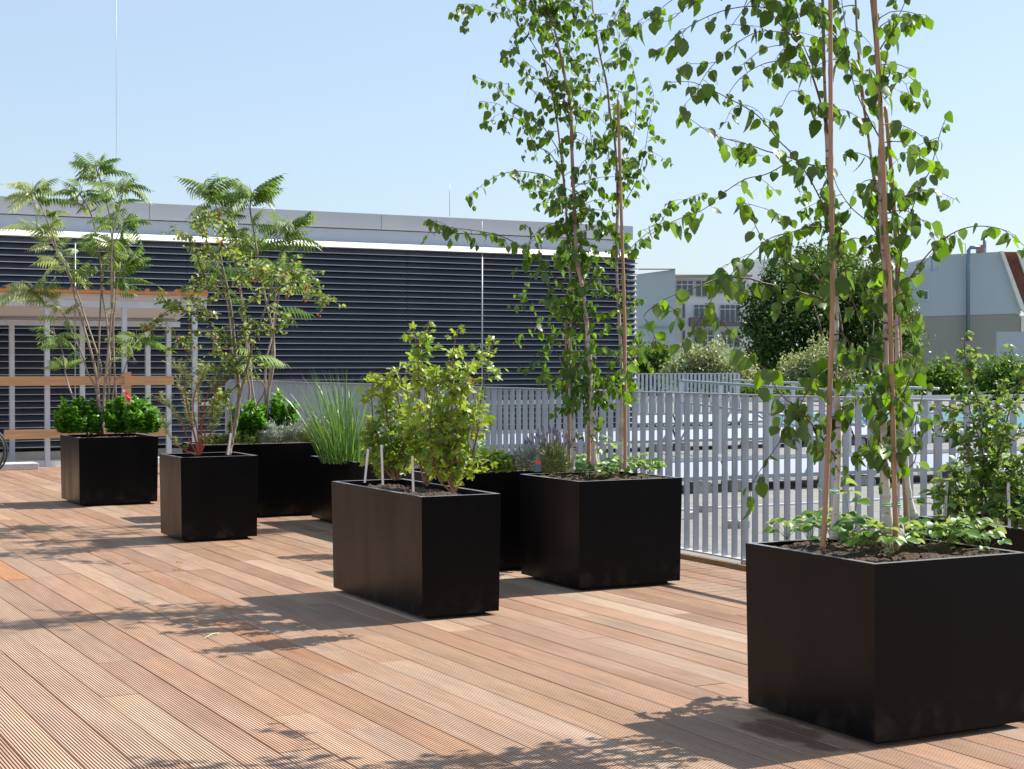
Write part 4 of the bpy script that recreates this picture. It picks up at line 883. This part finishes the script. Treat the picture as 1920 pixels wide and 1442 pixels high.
# ------------------------------------------------------------------ red-stemmed narrow-leaved shrub in E
def narrow():
    D=11.15; root=empty('narrow_leaved_shrub',dep(373,853,D)); tag(root,'wispy shrub with red stems and narrow grey-green leaves in the small planter','shrub'); ms=MB(); ml=MB()
    L=[[(372,853),(366,820),(356,785),(349,745),(346,705),(352,672),(357,650)],[(373,853),(370,810),(362,770),(366,735),(378,712),(382,700)],[(375,853),(385,812),(396,780),(402,745),(408,712),(414,692)],
       [(368,853),(345,843),(325,828),(312,808),(306,790)],[(371,853),(352,820),(338,790),(322,768),(304,752),(295,750)],[(374,850),(376,800),(372,760),(368,720),(340,700),(332,690)],[(375,850),(392,820),(402,800),(410,780)],[(372,850),(360,800),(350,770),(340,730),(330,705)],[(376,850),(380,790),(390,740),(420,720),(428,712)]]
    for l in L:
        P=trace(l,D,.01,D+rng.normal(0,.12)); n=len(P); ms.tube(P,np.linspace(.006,.0018,n),'red_twig',6)
        for k in range(15):
            i=rng.integers(int(n*.25),n); Q=grow_twig(P[i],rnd(1)[0]*[.7,.7,.3]+[0,0,.7],rng.uniform(.05,.12),.1,4); ms.tube(Q,.0011,'green_twig',3,cap=False)
            leaves_on(ml,Q,.0048,.038,'rosemary_leaf',T_needle,start=0,droop=-.45,pet=0,both=.8,jit=.35)
        leaves_on(ml,P[int(n*.45):],.007,.036,'rosemary_leaf',T_needle,start=.1,droop=-.35,pet=0,both=.8,jit=.4)
    obj('stems',ms,root); obj('foliage',ml,root)
narrow()
# ------------------------------------------------------------------ currants
def currant(Ls,D,label,base):
    root=empty('currant_bush',dep(*base,D)); tag(root,label,'bush'); ms=MB(); ml=MB()
    for l in Ls:
        P=trace(l,D+rng.normal(0,.03),.012,D+rng.normal(0,.12)); n=len(P); ms.tube(P,np.linspace(.0062,.0022,n),'currant_stem',6)
        leaves_on(ml,P,.034,.062,'currant_leaf',T_lobed,start=.25,droop=.15,pet=.7,twigm='green_twig',both=.6,jit=.5,tintb=.0,nup=.6)
        seg=n
        for k in range(11):
            i=rng.integers(int(n*.16),int(n*.92)); d=rnd(1)[0]; d[2]=abs(d[2])+.55; Q=grow_twig(P[i],d,rng.uniform(.05,.13),.2); ms.tube(Q,.0018,'currant_stem',4,cap=False)
            leaves_on(ml,Q,.026,.058,'currant_leaf',T_lobed,start=.1,droop=.2,pet=.7,twigm='green_twig',both=.5,jit=.5,nup=.5)
        if rng.random()<.7:
            i=rng.integers(int(n*.5),int(n*.85)); k=2; ml.inst(T_lobed,P[i]+rng.normal(0,.02,(k,3)),rnd(k)+[0,0,-1],rnd(k),.035,'dry_leaf',rng.random(k))
    obj('stems',ms,root); obj('foliage',ml,root)
currant([[(850,924),(838,890),(836,843),(845,791),(849,712),(850,659),(858,617)],[(851,922),(860,880),(855,830),(862,780),(868,720),(880,680)],[(853,922),(868,890),(882,865),(897,804),(903,738),(916,677),(926,638)],[(846,922),(825,900),(812,860),(806,800),(812,740),(820,690)],[(848,922),(850,870),(870,830),(885,790),(890,760)],[(849,922),(842,880),(836,840),(838,790),(842,745)]],7.55,'taller currant bush with yellow-green lobed leaves at the right of its planter',(849,924))
currant([[(800,912),(797,870),(789,817),(787,764),(784,685),(795,633),(805,600)],[(796,908),(784,850),(776,800),(768,764),(760,706),(766,680)],[(802,910),(812,870),(822,830),(825,790),(820,750)],[(798,908),(800,850),(806,800),(800,740),(788,700),(780,665)]],7.95,'currant bush with the tallest stem, in the middle of its planter',(800,912))
currant([[(742,900),(728,870),(715,843),(702,804),(697,751),(700,700)],[(744,900),(750,850),(755,804),(745,738),(733,695)],[(740,900),(722,880),(706,860),(696,830),(692,800)],[(746,900),(765,860),(775,820),(770,780)],[(743,900),(738,850),(728,800),(722,750),(718,720)]],8.15,'lower currant bush at the left of its planter, next to the ornamental grass',(743,900))
# ------------------------------------------------------------------ leafy clumps
def clump(name,cx,cy,w_,h_,D,base_y,label,cat,m,tm,size,n,stem='green_twig',depthr=None,shoots=40,nupv=.8,group=None):
    """dome of shoots: centre px, half width px, height px"""
    b=dep(cx,base_y,D); root=empty(name,b); tag(root,label,cat,group); ms=MB(); ml=MB(); R=w_*D/F; H=h_*D/F; Rd=depthr or R*.75
    for k in range(shoots):
        a=rng.uniform(0,2*math.pi); e=rng.random()**.6; p0=b+rt*R*.8*e*math.cos(a)+f0*Rd*.8*e*math.sin(a)
        hh=H*(math.sqrt(max(0,1-.62*e*e)))*rng.uniform(.5,1.12)*(1+.16*math.sin(a*3+cx)+.10*math.sin(a*5+cx*2)); p1=b+rt*R*e*math.cos(a)+f0*Rd*e*math.sin(a)+[0,0,hh]
        mid=(p0+p1)/2+[0,0,-.0]+(p1-p0)*[.1,.1,0]; P=smooth([p0,mid,p1],4); ms.tube(P,.0018,stem,4,cap=False)
        q=int(n/shoots); u=rng.uniform(.02,1,q)**.75; i=u*(len(P)-1); ii=np.minimum(i.astype(int),len(P)-2); pos=P[ii]+(P[ii+1]-P[ii])*(i-ii)[:,None]
        d=rnd(q); d[:,2]=abs(d[:,2])*.5+.15; out=(pos-(b+[0,0,H*.3])); out/=np.linalg.norm(out,axis=1)[:,None]+1e-6; ax=d+out*.5
        nr=rnd(q)*.6+[0,0,nupv]+out*.3; ml.inst(tm,pos,ax,nr,size*rng.uniform(.6,1.15,q),m,np.clip(rng.beta(1.5,2.2,q)+.3*(u-.6),0,1))
    obj('stems',ms,root); return obj('foliage',ml,root),root
clump('leafy_shrub',150,0,47,62,14.3,812,'rounded bright green shrub at the left under the left sumac','shrub','shrub_leaf',T_oval,.052,3200,shoots=60)
clump('leafy_shrub',250,0,53,58,14.3,812,'rounded bright green shrub at the right under the left sumac','shrub','shrub_leaf',T_oval,.055,3800,shoots=70)
clump('leafy_shrub',470,0,40,62,12.6,826,'bright green shrub in front of the back sumac, nearer the crab apple','shrub','shrub_leaf',T_oval,.050,3000,shoots=60)
clump('leafy_shrub',523,0,32,76,12.8,826,'bright green rounded shrub right of the back sumac stems','shrub','shrub_leaf',T_oval,.050,2800,shoots=60)
clump('sedum_mat',412,0,38,17,12.55,832,'low yellow-green mat plant at the left end of the long back planter','plant','sedum_leaf',T_oval2,.020,3000,shoots=90)
clump('herb_plant',467,0,26,26,12.5,832,'small green herb at the front edge of the long back planter','herb','herb_leaf',T_round,.028,1100,shoots=60)
clump('silver_herb',508,0,27,34,12.52,830,'silvery herb left of the lavender in the long back planter','herb','silver_leaf',T_needle,.038,2600,shoots=90,nupv=.2)
clump('silver_herb',545,0,18,36,12.55,829,'smaller silvery herb touching the lavender in the long back planter','herb','silver_leaf',T_needle,.035,900,shoots=60,nupv=.2)
clump('variegated_herb',935,0,36,33,8.75,884,'low cream and green herb at the left of the herb planter','herb','herb_leaf',T_round,.030,2000,shoots=90)
clump('variegated_herb',893,0,28,38,8.8,886,'low cream and green herb right behind the currant bushes','herb','herb_leaf',T_round,.030,1600,shoots=80)
clump('silver_herb',992,0,30,48,8.75,882,'silvery herb beside the lavender in the herb planter','herb','silver_leaf',T_needle,.036,2600,shoots=90,nupv=.2)
clump('leafy_shrub',760,0,55,70,10.6,868,'green leafy plant hidden behind the currant bushes','plant','shrub_leaf',T_oval,.05,900)
def lavender(cx,w_,h_,D,by,label):
    _,root=clump('lavender',cx,0,w_,h_*.66,D,by,label,'lavender','lavender_leaf',T_needle,.034,3400,shoots=130,nupv=.2)
    b=dep(cx,by,D); mb=MB()
    for k in range(80):
        a=rng.uniform(0,2*math.pi); e=rng.random()**.5; R=w_*D/F; p0=b+rt*R*.5*e*math.cos(a)+f0*R*.4*e*math.sin(a); p1=b+rt*R*1.1*e*math.cos(a)+f0*R*.9*e*math.sin(a)+[0,0,h_*D/F*(1.08-.35*e*e)*rng.uniform(.85,1.08)]
        mb.tube([p0,(p0+p1)/2,p1],.0009,'green_twig',3,cap=False); d=(p1-p0)/np.linalg.norm(p1-p0)
        mb.tube([p1-d*.028,p1-d*.018,p1-d*.006,p1],[.0015,.0045,.004,.001],'lavender_flower',5)
    obj('flower_spikes',mb,root)
lavender(588,34,50,12.6,829,'lavender with faded purple spikes at the right end of the long back planter')
lavender(1030,44,78,8.8,884,'lavender with purple spikes behind the left trunk of the centre birch')
def grass():
    D=12.2; b=dep(642,866,D); root=empty('ornamental_grass',b); tag(root,'tall arching green ornamental grass in the low planter left of the currants','grass plant'); mb=MB()
    for k in range(230):
        a=rng.uniform(0,2*math.pi); e=rng.random()**.5; p=b+rt*.16*e*math.cos(a)+f0*.14*e*math.sin(a)+[0,0,-.01]
        L=rng.uniform(.36,.80); lean=rng.normal(0,.11)-.07; az=rng.uniform(0,6.28); d=np.array([0,0,1.])+rt*(lean+.35*e*math.cos(a))+f0*(rng.normal(0,.12)+.3*e*math.sin(a)); d/=np.linalg.norm(d)
        n=8; P=[p]; dr=rng.uniform(.1,.7)*(2.2 if rng.random()<.10 else 1)
        hd=d*[1,1,0]; hd/=np.linalg.norm(hd)+1e-6
        for i in range(n): d=d+(hd*.5-np.array([0,0,1.]))*dr*(i/n)**1.6*.35; d/=np.linalg.norm(d); P.append(P[-1]+d*L/n)
        P=np.array(P); s=np.cross(d,[0,0,1.])+rnd(1)[0]*.5; s/=np.linalg.norm(s); ww=.0048*rng.uniform(.7,1.2); W=[ww*(1-(i/n)**2.2)+.0003 for i in range(n+1)]
        V=[P[i]+s*W[i]*sg for i in range(n+1) for sg in (-1,1)]; mb.add(V,[(2*i,2*i+1,2*i+3,2*i+2) for i in range(n)],'grass_leaf',rng.beta(1.5,2),True)
    obj('blades',mb,root)
grass()
# ------------------------------------------------------------------ leafy shrub in the right-edge planter
def aronia(base,Ls,D,label):
    root=empty('fruit_shrub',dep(*base,D)); tag(root,label,'shrub'); ms=MB(); ml=MB()
    for l,d1 in Ls:
        P=trace(l,D,.012,D+d1); n=len(P); ms.tube(P,np.linspace(.0045,.0014,n),'twig',6)
        leaves_on(ml,P,.026,.040,'aronia_leaf',[T_oval,T_round],start=.15,droop=.0,pet=.25,both=.7,jit=.6,tintb=.05,nup=.5)
        for k in range(15):
            i=rng.integers(int(n*.12),int(n*.95)); d=rnd(1)[0]; d[2]=abs(d[2])*.8+.2; Q=grow_twig(P[i],d,rng.uniform(.05,.15),.2); ms.tube(Q,.0014,'twig',4,cap=False)
            leaves_on(ml,Q,.020,.040,'aronia_leaf',[T_oval,T_round],start=.1,droop=.05,pet=.25,both=.6,jit=.6,tintb=.05,nup=.5)
    obj('stems',ms,root); obj('foliage',ml,root)
aronia((1850,985),[([(1850,985),(1847,900),(1850,840),(1843,790),(1825,720),(1812,680),(1808,640),(1815,622)],.1),([(1852,985),(1862,900),(1875,840),(1890,780),(1905,730),(1925,690)],-.1),([(1846,985),(1835,900),(1815,850),(1790,815),(1770,795)],.15),([(1848,985),(1850,900),(1870,860),(1900,820),(1935,790)],.1),([(1853,985),(1880,920),(1905,880),(1925,850)],-.15),([(1845,985),(1838,930),(1846,880),(1838,830),(1822,780),(1815,750)],0),([(1851,985),(1858,900),(1862,820),(1872,760),(1880,715)],.2)],6.15,'leafy green fruit shrub in the planter at the right edge')
aronia((1795,975),[([(1795,975),(1800,940),(1790,900),(1785,880)],0),([(1797,975),(1815,930),(1825,900)],.1),([(1794,975),(1785,950),(1775,930)],-.05),([(1798,975),(1812,950),(1835,920),(1845,890)],.1)],6.5,'smaller leafy shrub left of the tall one in the right-edge planter')
aronia((1905,990),[([(1905,990),(1895,950),(1885,920),(1890,890)],0),([(1907,990),(1915,940),(1925,900)],.1),([(1903,990),(1880,965),(1870,940)],-.1),([(1906,990),(1908,950),(1900,915)],.1)],5.95,'low leafy shrub at the right edge of the picture')
# ------------------------------------------------------------------ strawberries
def leaflet3(mb,P,size,out):
    ax0=out/np.linalg.norm(out); side=np.cross(ax0,[0,0,1.]); side/=np.linalg.norm(side)+1e-6; nr=np.array([0,0,1.])+rng.normal(0,.3,3); tt=rng.beta(1.6,2)
    ax=np.array([ax0+[0,0,.1],side*.95+ax0*.25,-side*.95+ax0*.25])+rng.normal(0,.06,(3,3)); mb.inst(T_straw,np.tile(P,(3,1)),ax,np.tile(nr,(3,1)),size*np.array([1.05,.95,.95]),'straw_leaf',np.full(3,tt))
T_straw=ovate(10,.40,.55,.035,.35,.25)
def strawberry(loc,label,group,n=11,h=.10,size=.047):
    root=empty('strawberry_plant',loc); tag(root,label,'strawberry plant',group); ms=MB(); ml=MB(); p0=np.array(loc,float)
    for k in range(n):
        a=k*2.4+rng.normal(0,.3); e=rng.uniform(.25,1.); o=np.array([math.cos(a),math.sin(a),0]); q=p0+o*e*h*.95+[0,0,h*rng.uniform(.5,1.1)*(1.15-.5*e)]
        P=smooth([p0,(p0+q)/2+[0,0,.012],q],4); ms.tube(P,.0011,'green_twig',4,cap=False); leaflet3(ml,q,size*rng.uniform(.7,1.1),o+[0,0,-.25*e])
    obj('stalks',ms,root); obj('leaves',ml,root); return root
def place(key,pts,label,group,D):
    z=PL[key][4]; src=[]
    for i,(px,py,s) in enumerate(pts):
        p=onZ(px,py,z+.004)
        if len(src)<3: r=strawberry(p,label,group,n=[11,9,13][len(src)]); src.append(r); r.scale=(s,s,s)
        else: copy_thing(src[i%3],p,rng.uniform(0,6.28),s)
place('A',[(1475,1012,.8),(1520,1020,1.0),(1560,1008,1.1),(1600,1036,1.15),(1640,1024,1.2),(1668,1046,1.0),(1706,1028,1.1),(1740,1034,1.0),(1772,1030,1.15),(1820,1024,1.0),(1850,1034,.7),(1590,1012,1.),(1790,1012,1.)],'toothed-leaved strawberry plant in the nearest planter, at the foot of the birch','strawberry plants in the nearest planter',5.6)
place('C',[(1020,888,.95),(1040,892,1.05),(1062,889,1.1),(1090,893,1.1),(1108,896,1.15),(1132,892,1.15),(1150,896,1.1),(1172,890,1.1),(1192,888,1.1),(1215,889,.9),(1080,884,1.),(1030,882,1.)],'strawberry plant at the foot of the centre birch','strawberry plants in the square planter',9)
def sprig(px,py,D,h,label,key):
    b=onZ(px,py,PL[key][4]); root=empty('strawberry_plant',b); tag(root,label,'strawberry plant'); ms=MB(); ml=MB()
    for k in range(3):
        q=b+[rng.normal(0,.02),rng.normal(0,.02),h*(1-.2*k)]; ms.tube(smooth([b,(b+q)/2+rng.normal(0,.008,3),q],4),.0012,'green_twig',4,cap=False); leaflet3(ml,q,.062,np.array([rng.normal(),rng.normal(),-.1]))
    obj('stalks',ms,root); obj('leaves',ml,root)
sprig(1600,1000,5.6,.20,'tall strawberry sprig between the birch trunks of the nearest planter','A')
sprig(1765,1010,5.7,.22,'tall pale green strawberry sprig right of the trunks in the nearest planter','A')
sprig(1140,880,9,.20,'tall strawberry sprig beside the right trunk of the centre birch','C')
sprig(1235,888,9,.08,'small strawberry sprig at the right corner of the square planter','C')
# ------------------------------------------------------------------ tags, flower, twig
def ptag(px0,py0,px1,py1,D,label,w_=.011,m='tag'):
    a=dep(px0,py0,D); b=dep(px1,py1,D); mb=MB(); mb.bar(a,b,w_,.0015,m,upv=f0); tag(obj('plant_label',mb),label,'plant label','plant labels')
ptag(684,905,690,842,7.97,'white plant label stuck in the currant planter, leftmost of three')
ptag(718,909,715,834,7.90,'white plant label stuck in the currant planter, middle of three')
ptag(775,922,773,855,7.60,'white plant label stuck in the currant planter, rightmost of three')
ptag(428,853,433,812,11.0,'white plant label leaning on the crab apple trunk',.014)
ptag(1772,968,1776,902,6.3,'white plant label in the right-edge planter, behind the nearest planter')
ptag(1893,990,1890,905,5.9,'white plant label in the planter at the right edge of the picture')
c=dep(1008,878,8.6); mb=MB(); mb.box((c[0]-.018,c[1],c[2]-.02),(c[0]+.018,c[1]+.002,c[2]+.02),'blue_tag'); mb.box((c[0]-.018,c[1]-.001,c[2]+.0205),(c[0]+.018,c[1]+.002,c[2]+.040),'red_tag'); tag(obj('plant_label',mb),'small blue and red picture label beside the silvery herb','plant label','plant labels')
b=dep(238,790,14.15); t=dep(236,748,14.15); root=empty('red_flower',b); tag(root,'single bright red flower above the right-hand green shrub','flower'); mb=MB(); mb.tube([b,t],.002,'green_twig',4); obj('stem',mb,root)
mb=MB(); P=dep(232,733,14.15); Q=dep(247,756,14.15); k=26; u=rng.random(k); pos=P+(Q-P)*u[:,None]+rng.normal(0,.006,(k,3)); mb.inst(T_oval,pos,rnd(k)+(P-Q)/np.linalg.norm(P-Q),rnd(k),.035,'petal',rng.random(k)); obj('petals',mb,root)
p=onZ(383,1199); q=onZ(408,1190); mb=MB(); mb.tube(smooth([p+[0,0,.006],(p+q)/2+[0,0,.012],q+[0,0,.008]],5),.0018,'fallen_twig',5)
for k in range(12): u=rng.random(); s=p+(q-p)*u+[0,0,.008]; mb.tube([s,s+rnd(1)[0]*[.02,.02,.006]],.001,'fallen_twig',4)
tag(obj('fallen_sprig',mb),'small pale dried sprig lying on the deck boards','twig')
for i,(px,py) in enumerate([(329,1068),(335,1054)]):
    p=onZ(px,py,.006); mb=MB(); mb.inst(T_oval,[p,p+[.01,.01,0]],[[1,.3,.05],[-.5,1,.1]],[[0,.2,1],[.2,0,1]],.035,'dry_leaf',[.1,.2]); tag(obj('fallen_leaf',mb),['dry brown leaf on the deck in front of the small planter','second dry brown leaf just behind the first on the deck'][i],'leaf')
